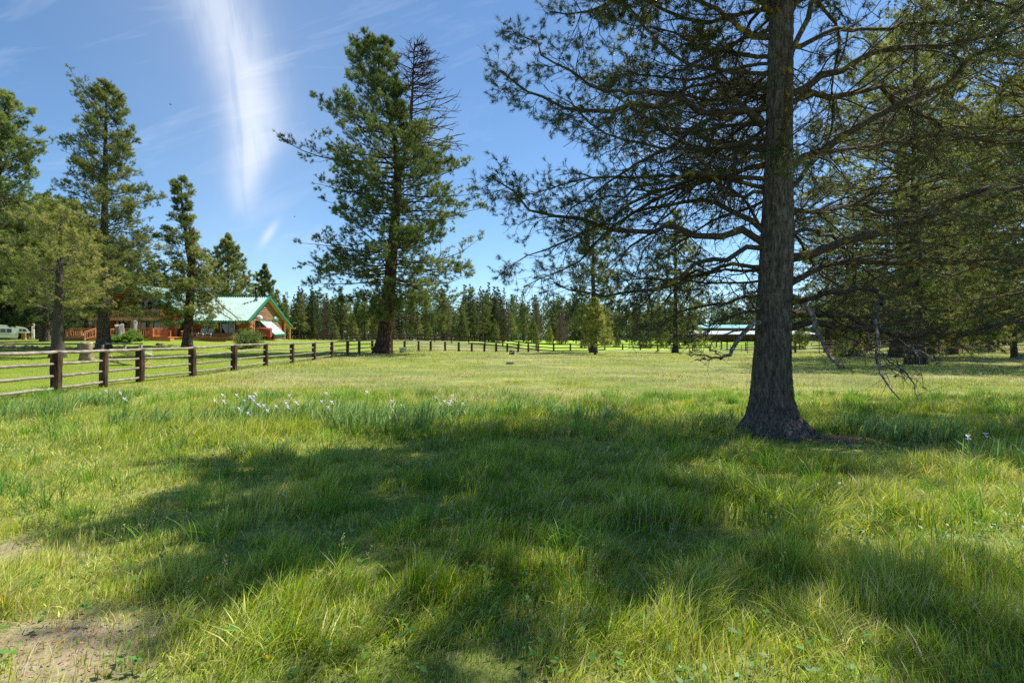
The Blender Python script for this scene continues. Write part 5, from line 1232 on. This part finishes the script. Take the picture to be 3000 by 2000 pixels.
hb(MB().box(slx0 + .1, slx1 - .1, GY - .08, GY - .03, slide[2] + .05, slide[3] - .1), 'pane', M['glass'], sd)
hb(MB().box(slx0 - .3, slx0 - .01, GY - .2, GY, DZ, slide[3] + .1).box(slx1 + .01, slx1 + .22, GY - .2, GY, DZ, slide[3] + .1).box(slx0 - .3, slx1 + .22, GY - .19, GY, slide[3] + .01, slide[3] + .26), 'door_trim', M['trim_wood'])
# corner log ends, light
m = MB(); z = DZ - .1
while z < 3.75: m.cyl((gx1 + .12, GY - .35, z), (gx1 + .12, GY + .2, z), .135, 10); z += .275
hb(m, 'log_ends', M['log_gable'], None, True)
m = MB(); z = HB + .15
while z < 4.3: m.cyl((XR + .02, YF - .35, z), (XR + .02, YF + .2, z), .13, 10); m.cyl((XR + .1, YB - .1, z), (XR + .45, YB - .1, z), .13, 10); z += .275
hb(m, 'log_ends', M['log'], None, True)
# balcony
def railing(name, a, b, z, h=.95, bal=.15, mat=M['cedar'], posts=2.2, zb=None):
    a = np.array([a[0], a[1], z]); b = np.array([b[0], b[1], z if zb is None else zb]); L = np.linalg.norm(b - a); m = MB()
    m.bar(a + [0, 0, h], b + [0, 0, h], .14, .05); m.bar(a + [0, 0, h - .10], b + [0, 0, h - .10], .04, .09); m.bar(a + [0, 0, .1], b + [0, 0, .1], .04, .08)
    n = max(1, int(L / bal))
    for i in range(n + 1):
        p = a + (b - a) * i / n; m.bar(p + [0, -.03, .08], p + [0, -.03, h - .06], .04, .045, (0, 1, 0))
    k = max(1, round(L / posts))
    for i in range(k + 1):
        p = a + (b - a) * i / k; m.bar(p + [0, 0, -.1], p + [0, 0, h + .0], .11, .11, (0, 1, 0))
    return hb(m, name, mat)
hb(MB().box(bal0 - .1, bal1 + .15, 68.3, GY + 1.7, BZ - .3, BZ - .02).box(bal0 - .15, bal1 + .2, 68.24, 68.3, BZ - .36, BZ), 'balcony', M['trim_wood'])
railing('balcony_railing', (bal0, 68.45), (bal1, 68.45), BZ, .95, .17, M['trim_wood'], 3.2)
railing('balcony_railing', (bal1 + .1, 68.5), (W(497, GY), GY - .2), BZ, .95, .17, M['trim_wood'])
m = MB()
for px in (281, 345, 410, 474): m.cyl((W(px, 68.5), 68.5, DZ), (W(px, 68.5), 68.5, BZ - .3), .13, 9)
m.cyl((W(474, 68.5), 68.5, BZ), (W(474, 68.5), 68.5, BZ + 2.0), .15, 9); m.cyl((PXm - 2.4, 68.5, BZ), (PXm - 2.4, 68.5, BZ + 2.2), .13, 9)
hb(m, 'balcony_post', M['trim_wood'], None, True)
# deck
dl, dr = W(197, 66), W(694, 68.5)
hb(MB().box(dl, W(500, 66), 65.6, GY + 1.6, DZ - .12, DZ).box(W(500, 66) + .003, dr, 67.6, YF - .2, DZ - .15, DZ - .03), 'deck', M['cedar'])
hb(MB().box(dl - .02, W(500, 66), 65.55, 65.6, HB - .2, DZ - .121).box(W(500, 66), dr, 67.55, 67.6, HB - .2, DZ - .151).box(dl, dr, 65.9, 65.95, HB - .2, DZ - .35), 'deck_skirt', M['deck_side'])
hb(MB().box(W(425, 65), W(503, 65), 64.7, 65.5, HB - .1, HB + .2), 'deck_step', M['cedar'])
s0, s1 = W(281, 65.7), W(337, 65.7)
railing('deck_railing', (dl + .1, 65.75), (s0 - .1, 65.75), DZ, .98, .2)
railing('deck_railing', (s1 + .1, 65.75), (W(446, 65.7), 65.75), DZ, .98, .2)
railing('deck_railing', (W(447, 65.7), 65.8), (W(447, 65.7) + .3, 67.9), DZ, .98, .2)
railing('deck_railing', (W(486, 68), 68), (W(499, 68), 68), DZ, .8, .2)
railing('deck_railing', (dl + .1, 65.8), (dl + .1, 70.5), DZ, .98, .2)
railing('stair_railing', (s0, 65.6), (s0 - .25, 64.3), DZ - .02, .95, .3, M['cedar'], 1.4, HB - .02)
railing('stair_railing', (s1 - .1, 65.6), (s1 - .35, 64.3), DZ - .02, .95, .3, M['cedar'], 1.4, HB - .02)
hb(MB().box(s0, s1 - .1, 65.05, 65.5, HB - .1, HB + .24).box(s0, s1 - .1, 64.55, 65.05, HB - .1, HB + .11), 'stairs', M['cedar'])

# ------------------------------------------------------------------ things round the house
def place(name, px, d, label, cat, z=None, group=None, rz=0):
    x = X(px, d); return empty(name, (x, d, g1(x, d) if z is None else z), label, cat, group, rz)
# loungers
def lounger():
    r = empty('deck_lounger', (0, 0, 0), 'striped lounger', 'lounger', 'striped loungers on the deck')
    m = MB()
    for x in (-.3, .3):
        m.bar((x, -.95, .33), (x, .35, .33), .05, .06); m.bar((x, .35, .33), (x, .8, .95), .05, .05)
        for y in (-.85, -.1, .5): m.bar((x, y, 0), (x, y, .33), .045, .045, (0, 1, 0))
        m.bar((x, -.5, .52), (x, .3, .52), .05, .04); m.bar((x, -.45, .33), (x, -.45, .52), .04, .04, (0, 1, 0))
    m.bar((-.3, -.85, .15), (.3, -.85, .15), .04, .04)
    m.build('frame', M['plastic'], r)
    MB().bar((0, -.95, .41), (0, .32, .41), .56, .09).build('seat_cushion', M['stripe'], r)
    MB().bar((0, .36, .44), (0, .82, 1.08), .56, .09).build('back_cushion', M['stripe'], r)
    return r
lg = lounger(); lg.location = (X(591, 68.9), 69.0, DZ - .03); lg.rotation_euler = (0, 0, math.radians(14))
lg['label'] = 'striped lounger on the deck, the one nearer the broken pine trunk'
l2 = lg.copy(); COL.objects.link(l2); l2.location = (X(614, 68.9), 69.0, DZ - .03); l2['label'] = 'striped lounger on the deck, the one nearer the brown hot tub'
for c in list(lg.children):
    cc = c.copy(); COL.objects.link(cc); cc.parent = l2
t = place('patio_table', 572, 69, 'small slatted table beside the loungers', 'table', DZ - .03)
m = MB(); 
for k in range(5): m.box(-.32 + k * .13, -.21 + k * .13, -.3, .3, .46, .49)
m.build('tabletop', M['plastic'], t)
for x in (-.28, .28):
    for y in (-.26, .26): MB().box(x - .03, x + .03, y - .03, y + .03, 0, .46).build('leg', M['plastic'], t)
t = place('planter', 537, 68.8, 'terracotta barrel planter against the log corner', 'planter', DZ - .03)
MB().lathe([(.20, 0), (.27, .25), (.28, .5), (.24, .62), (.27, .66)], k=14).build('barrel', M['red_wood'], t, None, True)
MB().lathe([(.27, .66), (.32, .70), (.32, .74), (.1, .76)], k=14).build('rim', M['white_metal'], t, None, True)
t = place('hot_tub', 664, 68.7, 'low brown covered hot tub at the end of the deck', 'hot tub', HB)
MB().box(-1.25, 1.25, -.9, .9, 0, .72).build('tub', M['deck_side'], t); MB().box(-1.3, 1.3, -.95, .95, .725, .85).build('cover', M['brown_cover'], t)
t = place('fuel_tank', 773, 71, 'red oxide oval fuel tank on thin legs beside the gable wall', 'tank', HB)
n = 20; m = MB(); P0 = []
for s in (-.93, -.90, .90, .93):
    k = .86 if abs(s) > .92 else 1
    for i in range(n):
        a = 2 * math.pi * i / n; c, sn = math.cos(a), math.sin(a)
        P0.append((s, .36 * k * math.copysign(abs(c) ** .8, c), .95 + .62 * k * math.copysign(abs(sn) ** .75, sn)))
fs = [(r * n + i, r * n + (i + 1) % n, (r + 1) * n + (i + 1) % n, (r + 1) * n + i) for r in range(3) for i in range(n)] + [tuple(range(n - 1, -1, -1)), tuple(range(3 * n, 4 * n))]
m.poly(P0, fs).build('body', M['red_tank'], t, None, True)
for x in (-.7, .7):
    for y in (-.22, .22): MB().cyl((x, y, 0), (x, y, .55), .03, 6).build('leg', M['red_tank'], t)
MB().cyl((-.5, 0, 1.55), (-.5, 0, 1.72), .05, 8).build('vent', M['red_tank'], t)
MB().box(-.2, 1.6, -.6, .6, 0, .10).build('plinth', M['cedar'], t)
def dish(px, Y, py, mat, label, tilt):
    z = Zp(py, Y); r = empty('satellite_dish', (XR + .5, Y, z), label, 'satellite dish')
    m = MB(); pts = []; f = []; R = .40
    for j in range(6):
        rr = R * j / 5
        for i in range(18):
            a = 2 * math.pi * i / 18; pts.append((rr * math.cos(a), -.10 + .10 * (rr / R) ** 2, rr * math.sin(a)))
    for j in range(5):
        for i in range(18): f.append((j * 18 + i, j * 18 + (i + 1) % 18, (j + 1) * 18 + (i + 1) % 18, (j + 1) * 18 + i))
    m.poly(pts, f); o = m.build('reflector', mat, r, None, True); s = o.modifiers.new('s', 'SOLIDIFY'); s.thickness = .02
    MB().bar((0, 0, -.3), (.1, -.45, -.1), .03, .03).bar((.1, -.45, -.12), (.1, -.5, .02), .08, .08).build('feed_arm', M['galv'], r)
    MB().bar((0, 0, 0), (-.45, .25, -.1), .05, .05).build('mount', M['galv'], r)
    r.rotation_euler = (math.radians(-18), 0, math.radians(tilt)); return r
dish(760, 72.4, 932, M['white_metal'], 'white satellite dish on the gable wall above the red tank', 15)
dish(806, 77.5, 936, M['fascia'], 'dark green satellite dish on the gable wall right of the lean-to', 60)
# stumps, slabs, stones
def stump(px, d, r, h, mat, label, name='stump', wob_=.12, seed=0, top=None, lean=0, cat='stump', flare=1.35, extra=None):
    t = place(name, px, d, label, cat)
    m = MB(); m.lathe([(r * flare, -.1), (r * (1 + (flare - 1) * .5), h * .12), (r * 1.02, h * .35), (r * .95, h * .7), (r * .98, h * .93), (r * .90, h)], k=22, wob=wob_, seed=seed)
    m.V = [(v[0] + lean * v[2], v[1], v[2] + ((.02 if top else .10) * h * math.sin(v[0] * 7 + seed) if v[2] > h * .9 else 0)) for v in m.V]
    m.build('body', M[mat], t, None, True)
    if top:
        m = MB().lathe([(r * .88, -.03), (r * .84, .035)], (lean * h, 0, h + .0), 22, wob_, seed); m.build('cut_top', M[top], t)
    return t
stump(254, 38.6, .36, 1.2, 'stump_wood', 'chest high carved stump on the lawn with pale chipped faces', seed=3, top='pale_wood')
stump(354, 64.6, .42, 1.75, 'grey_wood', 'weathered grey stump with a cut slanting top behind the juniper', seed=5, lean=-.12)
stump(391, 64.9, .34, 2.1, 'grey_wood', 'taller rounded grey stump right behind the juniper tip', seed=7)
stump(469, 61, .35, .22, 'stump_wood', 'ankle high cut stump lying in the shaded lawn', seed=8)
stump(3000, 50, .5, .55, 'grey_wood', 'flat grey log end at the far right edge of the meadow', seed=9)
t = stump(2503, 62, .62, 2.0, 'red_wood', 'jagged rotten red stump standing before the pipe fence', 'rotten_stump', .22, 12, None, .05, 'stump', 1.5)
for k, v in enumerate(t.children[0].data.vertices):
    if v.co.z > .9: 
        s = max(.25, 1 - (v.co.z - .9) / 1.5); v.co.x = v.co.x * s + .15; v.co.y *= s
stump(2517, 60.5, .5, .5, 'grey_wood', 'pale grey root lump at the foot of the rotten red stump', 'root_lump', .25, 14, None, 0, 'stump')
t = place('plank_scrap', 2527, 61, 'short pale board leaning up right of the rotten stump', 'board'); MB().bar((0, 0, 0), (-.12, .1, .95), .16, .04).build('board', M['pale_wood'], t)
# brush pile by the rotten stump
def brush(px, d, w, h, n, label, seed):
    rng = np.random.default_rng(seed); t = place('brush_pile', px, d, label, 'brush pile'); A = Acc()
    a = rng.uniform(0, 6.28, n); ev = rng.uniform(.0, 1.1, n); dd = np.stack([np.cos(a) * np.cos(ev), np.sin(a) * np.cos(ev), np.sin(ev)], 1)
    b = rng.normal(0, 1, (n, 3)) * [w * .3, .4, 0]; P = grow(b, dd, rng.uniform(.4, 1., n) * h, 6, .15, 0, rng); P[..., 2] = np.maximum(P[..., 2], .02); v, q = tubes(P, taper(P, .035, .012), 4); A.add(v, q)
    link('sticks', A.mesh('sticks', M['red_wood']), t)
brush(2470, 63, 3.0, 2.6, 60, 'bare reddish branches piled to the left of the rotten stump', 1)
brush(2780, 92, 14, 2.2, 260, 'long heap of reddish brush behind the pipe fence', 2)
brush(2925, 91, 10, 2.0, 160, 'reddish brush heap behind the broad shaded trunk', 3)
# charred stump, small stones, wooden blocks
t = stump(1499, 69, .30, .52, 'char', 'small black charred stump with pale split wood in the meadow', 'charred_stump', .2, 21, None, 0, 'stump')
MB().bar((-.26, -.34, .30), (.24, -.36, .36), .12, .10).bar((-.12, -.40, .05), (-.05, -.36, .40), .14, .08, (1, 0, 0)).build('split_wood', M['pale_wood'], t)
def rock(px, d, s, mat, label, seed, name='stone'):
    t = place(name, px, d, label, 'stone'); rnd = random.Random(seed)
    m = MB().lathe([(s * .9, -.02), (s, s * .25), (s * .85, s * .6), (s * .4, s * .85)], k=11, wob=.12, seed=seed); m.build('rock', M[mat], t, None, True)
rock(1509.5, 66, .14, 'pale_wood', 'white stone on the grass right of the charred stump', 1)
rock(228, 66, .3, 'stone', 'pale boulder off the left end of the deck', 4)
rock(174, 44, .28, 'stone', 'grey boulder at the foot of the yellowish pine', 6)
t = place('board_scrap', 1522, 53.5, 'bleached board lying flat in the meadow below the charred stump', 'board'); MB().bar((-.22, .05, .14), (.24, -.05, .10), .14, .04).build('board', M['pale_wood'], t)
t = place('timber_block', 1494, 39.5, 'grey squared timber block lying in the middle of the meadow', 'timber block', None, None, .15)
MB().box(-.24, .24, -.12, .12, -.05, .17).build('block', M['grey_wood'], t); MB().box(-.245, .245, -.125, .125, .172, .19).build('top_face', M['pale_wood'], t)
t = place('water_tub', 1180.5, 61, 'galvanised tub standing right of the tallest pine by the pole fence', 'tub')
m = MB(); m.lathe([(.34, 0), (.36, .08), (.375, .12), (.37, .3), (.385, .34), (.38, .52), (.40, .54), (.40, .57), (.36, .57), (.34, .1)], k=20); m.build('tub', M['galv'], t, None, True)
# hammock on arc stand
def hammock():
    t = place('hammock', 384, 33.4, 'cream hammock slung in a curved wooden stand on the lawn', 'hammock')
    s = .02; 
    def q(x, y, yy=0): return ((x - 384) * s, yy, (1071 - y) * s + .02)
    MB().tube(resample([q(316,1028), q(322,1042), q(336,1058), q(352,1068), q(384,1074), q(415,1070), q(432,1058), q(444,1046), q(449,1043)], 16), .035, 6).build('arc', M['trim_wood'], t)
    MB().bar(q(336,1060,-.55), q(368,1075,.55), .07, .06).build('foot', M['trim_wood'], t); MB().bar(q(404,1073,-.5), q(428,1066,.6), .07, .06).build('foot', M['trim_wood'], t)
    nx, ny = 16, 7; pts = []; f = []
    for i in range(nx + 1):
        u_ = i / nx; x = (342 + 78 * u_ - 384) * s; sag = 1.0 - 4 * (u_ - .5) ** 2
        for j in range(ny + 1):
            v = j / ny - .5; w = .62 + .1 * sag
            pts.append((x + .05 * v, v * 2 * w, (1071 - 1030) * s - .34 * sag + .30 * (2 * v) ** 2 * sag * .8 + .10))
    for i in range(nx):
        for j in range(ny): a = i * (ny + 1) + j; f.append((a, a + 1, a + ny + 2, a + ny + 1))
    o = MB().poly(pts, f).build('canvas', M['cream_cloth'], t, None, True); md = o.modifiers.new('s', 'SOLIDIFY'); md.thickness = .02
    m = MB()
    for j in range(ny + 1):
        m.tube([pts[j], tuple(np.array(q(320, 1038)))], .009, 4); m.tube([pts[nx * (ny + 1) + j], tuple(np.array(q(446, 1043)))], .009, 4)
    m.build('cords', M['cream_cloth'], t)
    MB().bar(pts[0], pts[ny], .045, .045).bar(pts[nx * (ny + 1)], pts[nx * (ny + 1) + ny], .045, .045).build('spreader', M['trim_wood'], t)
hammock()
# low log rail on the lawn
t = place('low_log_rail', 210, 54, 'long low log rail crossing the lawn in front of the camper', 'log rail'); o = np.array(t.location)
def lp(px, py, d): return at(px, py, d) - o
for a, b, r in (((-60, 1008, 54), (165, 1007.5, 54), .09), ((165, 1007.5, 54), (300, 1007, 54.5), .085), ((300, 1007, 54.5), (418, 1006.4, 55), .08)):
    MB().cyl(lp(*a), lp(*b), r, 8).build('log', M['grey_wood'], t)
for px in (-50, 40, 155, 230, 300, 365, 412):
    p = lp(px, 1008, 54.2); x_ = X(px, 54.2); gz = g1(x_, 54.2) - o[2]; MB().box(p[0] - .09, p[0] + .09, p[1] - .06, p[1] + .16, gz - .05, p[2] - .05).build('post', M['grey_wood'], t)
t = place('low_stone_edging', 70, 53, 'low stone and log edging under the rail beside the yellowish pine', 'edging'); rng = np.random.default_rng(2); m = MB()
for k in range(34):
    px = -70 + k * 6.6; p = np.array([X(px, 53.4), 53.4, g1(X(px, 53.4), 53.4)]) - np.array(t.location); r = rng.uniform(.10, .19)
    m.lathe([(r, -.05), (r * 1.1, r * .6), (r * .8, r * 1.5), (r * .3, r * 1.9)], p, 8, .15, k)
m.build('stones', M['stump_wood'], t, None, True)
# camper
def camper():
    d = 77.5; x = X(20, d); t = empty('truck_camper', (x, d, g1(x, d)), 'cream slide in camper with an overhanging nose parked under the pines', 'camper')
    th = math.atan2(-x, d); t.rotation_euler = (0, 0, th)      # its long side square to the line of sight
    def q(px, py): return ((X(px, d) - x) * math.cos(th), (1000 - py) / F * d + EYE - t.location[2])
    def prism(name, pts, y0, y1, mat, bev=.04):
        P_ = [(*q(*p)[:1], y0, q(*p)[1]) for p in pts] + [(q(*p)[0], y1, q(*p)[1]) for p in pts]; n_ = len(pts)
        f = [tuple(range(n_)), tuple(range(2 * n_ - 1, n_ - 1, -1))] + [(i, i + n_, (i + 1) % n_ + n_, (i + 1) % n_) for i in range(n_)]
        ob = MB().poly(P_, f).build(name, mat, t)
        if bev: b = ob.modifiers.new('b', 'BEVEL'); b.width = bev; b.segments = 2
        return ob
    m_ = MB()
    for pts in ([(-45, 950.5), (18, 952), (45, 954), (54, 955.3), (54, 985), (50, 989), (-45, 988.5)], [(54.05, 955.3), (70, 957.5), (80, 961), (88, 970), (91, 973), (89, 975), (54.05, 974.5)]):
        P_ = [(q(*p)[0], 0, q(*p)[1]) for p in pts] + [(q(*p)[0], 2.2, q(*p)[1]) for p in pts]; n_ = len(pts)
        m_.poly(P_, [tuple(range(n_)), tuple(range(2 * n_ - 1, n_ - 1, -1))] + [(i, i + n_, (i + 1) % n_ + n_, (i + 1) % n_) for i in range(n_)])
    m_.build('body', M['camper'], t)
    prism('wedge_skirt', [(26, 989.2), (50, 989.4), (50, 999.5), (40, 999.5)], .15, 2.05, M['stone'], 0)
    prism('recess_shade', [(-45, 988.7), (25.9, 989.1), (39.8, 999.5), (-45, 999.5)], .5, 2.0, M['camper_shade'], 0)  # dark box standing in for the shaded void under the body
    prism('trim', [(-45, 978.3), (54, 979.3), (54, 980.4), (-45, 979.4)], -.03, -.006, M['galv'], 0)
    for nm, pts in (('window', [(-30, 963), (-6, 963), (-6, 974), (-30, 974)]), ('window', [(1, 963), (34, 963.2), (34, 974.2), (1, 974)]), ('window', [(56.5, 962.5), (74, 963), (80, 969.5), (79, 970.5), (56.5, 970)])):
        w = prism(nm, pts, -.04, -.008, M['glass2'], 0)
        cx = q((pts[0][0] + pts[1][0]) / 2, 0)[0]; b = MB().box(cx - .03, cx + .03, -.06, -.042, q(0, pts[2][1])[1], q(0, pts[0][1] + .6)[1]).build('mullion', M['white_metal'], w)
    for px in (-20, 22): prism('jack', [(px, 988.9), (px + 1.6, 988.9), (px + 1.6, 1000), (px, 1000)], -.02, .1, M['pipe'], 0)
camper()
stump(96, 80, .16, 2.4, 'pale_wood', 'tall pale carved pole stump beside the nose of the camper', 'carved_pole', .2, 31, None, .04, 'carved post')
stump(70, 80.5, .25, 1.2, 'trim_wood', 'brown cut log standing upright under the nose of the camper', 'cut_log', .1, 32, None, 0, 'log')

# birds high up
for i, (px, py, d, lb) in enumerate(((500, 307, 60, 'dark bird high in the sky left of the white cloud streak'), (863, 635, 70, 'tiny dark bird low in the sky right of the white cloud streak'))):
    p = at(px, py, d); t = empty('bird', tuple(p), lb, 'bird')
    MB().lathe([(.005, -.1), (.035, -.04), (.035, .03), (.01, .1)], k=8).build('body', M['char'], t).rotation_euler = (0, math.radians(90), 0)
    for s in (-1, 1): MB().poly([(-.03, 0, 0), (.04, 0, 0), (.02, s * .12, .05), (-.03, s * .2, .03), (-.03, 0, .01), (.04, 0, .01), (.02, s * .12, .06), (-.03, s * .2, .04)], [(0,1,2,3),(7,6,5,4),(0,4,5,1),(1,5,6,2),(2,6,7,3),(3,7,4,0)]).build('wing', M['char'], t)

# ------------------------------------------------------------------ sky, sun, camera
SUN = Vector((.445, .32, .84)).normalized()
EL = math.asin(SUN.z); AZ = math.atan2(SUN.x, SUN.y)
w = bpy.data.worlds.new('World'); SC.world = w; w.use_nodes = True; nt = w.node_tree; N = nt.nodes; L = nt.links
for n in list(N): N.remove(n)
out = N.new('ShaderNodeOutputWorld'); bg = N.new('ShaderNodeBackground'); L.new(bg.outputs[0], out.inputs[0]); bg.inputs[1].default_value = .085
sky = N.new('ShaderNodeTexSky'); sky.sky_type = 'NISHITA'; sky.sun_disc = False; sky.sun_elevation = EL; sky.sun_rotation = AZ; sky.altitude = 1300; sky.air_density = 1.0; sky.dust_density = .3; sky.ozone_density = 1.6
# cirrus, laid out by direction in the sky: u = x / y, v = z / y
tc = N.new('ShaderNodeTexCoord'); sx = N.new('ShaderNodeSeparateXYZ'); L.new(tc.outputs['Generated'], sx.inputs[0])
def mth(op, a, b=None, c=None, clamp=False):
    n = N.new('ShaderNodeMath'); n.operation = op; n.use_clamp = clamp
    for i, v in enumerate((a, b, c)):
        if v is None: continue
        if isinstance(v, (int, float)): n.inputs[i].default_value = v
        else: L.new(v, n.inputs[i])
    return n.outputs[0]
ys = mth('MAXIMUM', sx.outputs[1], .05)
uu = mth('DIVIDE', sx.outputs[0], ys); vv = mth('DIVIDE', sx.outputs[2], ys)
def fc(inp, pts):
    n = N.new('ShaderNodeFloatCurve'); L.new(inp, n.inputs[1]); cu = n.mapping.curves[0]
    n.mapping.use_clip = False
    while len(cu.points) < len(pts): cu.points.new(.5, .5)
    for p, q in zip(cu.points, pts): p.location = q
    n.mapping.update(); return n.outputs[0]
def noise(vec, s, d=5, r=.6, dist=0):
    n = N.new('ShaderNodeTexNoise'); n.inputs['Scale'].default_value = s; n.inputs['Detail'].default_value = d; n.inputs['Roughness'].default_value = r; n.inputs['Distortion'].default_value = dist
    L.new(vec, n.inputs['Vector']); return n.outputs[0]
def comb(x, y, z=0.):
    n = N.new('ShaderNodeCombineXYZ')
    for i, v in enumerate((x, y, z)):
        if isinstance(v, (int, float)): n.inputs[i].default_value = v
        else: L.new(v, n.inputs[i])
    return n.outputs[0]
# streak centre and half width as functions of height v (0 = horizon, .6 = top of frame)
cen = fc(vv, [(0, .55), (.20, .535), (.24, .53), (.36, .545), (.42, .54), (.52, .51), (.60, .475), (.8, .42), (1, .36)])   # value v -> u + 1
ctr = mth('SUBTRACT', cen, 1.0)
wd = fc(vv, [(0, .02), (.20, .02), (.26, .028), (.36, .044), (.46, .053), (.60, .066), (.8, .08), (1, .1)])
wn = noise(comb(mth('MULTIPLY', uu, 2.), mth('MULTIPLY', vv, 2.5)), 3, 3)
du = mth('ADD', mth('SUBTRACT', uu, ctr), mth('MULTIPLY', mth('SUBTRACT', wn, .5), .05))
g_ = mth('DIVIDE', du, wd); body = mth('POWER', 2.718, mth('MULTIPLY', mth('MULTIPLY', g_, g_), -1.))
edge = fc(vv, [(0, 0), (.195, 0), (.235, .22), (.29, .55), (.38, .66), (.5, .58), (.62, .5), (1, .4)])
fib = noise(comb(mth('MULTIPLY', mth('ADD', uu, mth('MULTIPLY', vv, .12)), 14.), mth('MULTIPLY', vv, 1.6)), 1.6, 6, .6, .4)
fib2 = noise(comb(mth('MULTIPLY', mth('ADD', uu, mth('MULTIPLY', vv, .16)), 42.), mth('MULTIPLY', vv, 3.2)), 1.5, 6, .65, .6)
fibs = mth('ADD', -.25, mth('ADD', mth('MULTIPLY', fib, 1.5), mth('MULTIPLY', fib2, .95)), None, True)
streak = mth('MULTIPLY', mth('MULTIPLY', body, edge), fibs)
# soft veil round the streak + thin wisps elsewhere
g2 = mth('DIVIDE', mth('SUBTRACT', uu, ctr), mth('ADD', mth('MULTIPLY', wd, 3.2), .06)); veil = mth('MULTIPLY', mth('POWER', 2.718, mth('MULTIPLY', mth('MULTIPLY', g2, g2), -1.)), .10)
wv = noise(comb(mth('MULTIPLY', mth('ADD', uu, mth('MULTIPLY', vv, .5)), 1.3), mth('MULTIPLY', mth('SUBTRACT', vv, mth('MULTIPLY', uu, .25)), 5.5)), 2.1, 7, .62, .8)
wr = N.new('ShaderNodeMapRange'); wr.inputs[1].default_value = .54; wr.inputs[2].default_value = .9; wr.inputs[4].default_value = .30; L.new(wv, wr.inputs[0])
# little tuft below the streak, slanting
a1 = mth('ADD', mth('MULTIPLY', mth('SUBTRACT', uu, -.428), .83), mth('MULTIPLY', mth('SUBTRACT', vv, .188), -.56)); a2 = mth('ADD', mth('MULTIPLY', mth('SUBTRACT', uu, -.428), .56), mth('MULTIPLY', mth('SUBTRACT', vv, .188), .83))
tf = mth('MULTIPLY', mth('POWER', 2.718, mth('MULTIPLY', mth('ADD', mth('POWER', mth('ABSOLUTE', mth('DIVIDE', a1, .0075)), 2.), mth('POWER', mth('ABSOLUTE', mth('DIVIDE', a2, .026)), 2.)), -1.)), .45)
tf = mth('MULTIPLY', tf, fibs)
b1 = mth('POWER', 2.718, mth('MULTIPLY', mth('ADD', mth('POWER', mth('ABSOLUTE', mth('DIVIDE', mth('ADD', uu, .05), .04)), 2.), mth('POWER', mth('ABSOLUTE', mth('DIVIDE', mth('SUBTRACT', vv, .34), .02)), 2.)), -1.))
tot = mth('ADD', mth('ADD', streak, veil), mth('ADD', mth('MULTIPLY', wr.outputs[0], 1.), mth('ADD', tf, mth('MULTIPLY', mth('MULTIPLY', b1, .9), wr.outputs[0]))), None, True)
frontm = mth('GREATER_THAN', sx.outputs[1], .06); tot = mth('MULTIPLY', tot, frontm)
mx = N.new('ShaderNodeMixRGB'); L.new(tot, mx.inputs[0]); tn = N.new('ShaderNodeMixRGB'); tn.blend_type = 'MULTIPLY'; tn.inputs[0].default_value = 1; tn.inputs[2].default_value = (.86, 1.06, 1.16, 1); L.new(sky.outputs[0], tn.inputs[1]); L.new(tn.outputs[0], mx.inputs[1]); mx.inputs[2].default_value = (6.6, 7.0, 7.7, 1)
L.new(mx.outputs[0], bg.inputs[0])

s = bpy.data.lights.new('sun', 'SUN'); s.energy = 5.0; s.angle = math.radians(.53); s.color = (1, .95, .87)
so = bpy.data.objects.new('sun', s); COL.objects.link(so); so.rotation_euler = SUN.to_track_quat('Z', 'Y').to_euler(); so.location = (30, 20, 60)
cam = bpy.data.cameras.new('camera'); cam.lens = F * 36 / 3000; cam.sensor_width = 36; cam.clip_end = 6000; cam.clip_start = .05
co = bpy.data.objects.new('camera', cam); COL.objects.link(co); co.location = (0, 0, EYE); co.rotation_euler = (math.radians(90), 0, 0); SC.camera = co
SC.view_settings.view_transform = 'Standard'; SC.view_settings.look = 'None'; SC.view_settings.exposure = 0.8; SC.view_settings.gamma = 1
SC.cycles.max_bounces = 6; SC.cycles.diffuse_bounces = 3; SC.cycles.glossy_bounces = 2; SC.cycles.transmission_bounces = 4; SC.cycles.transparent_max_bounces = 8
SC.cycles.use_denoising = False
SC.render.use_persistent_data = False
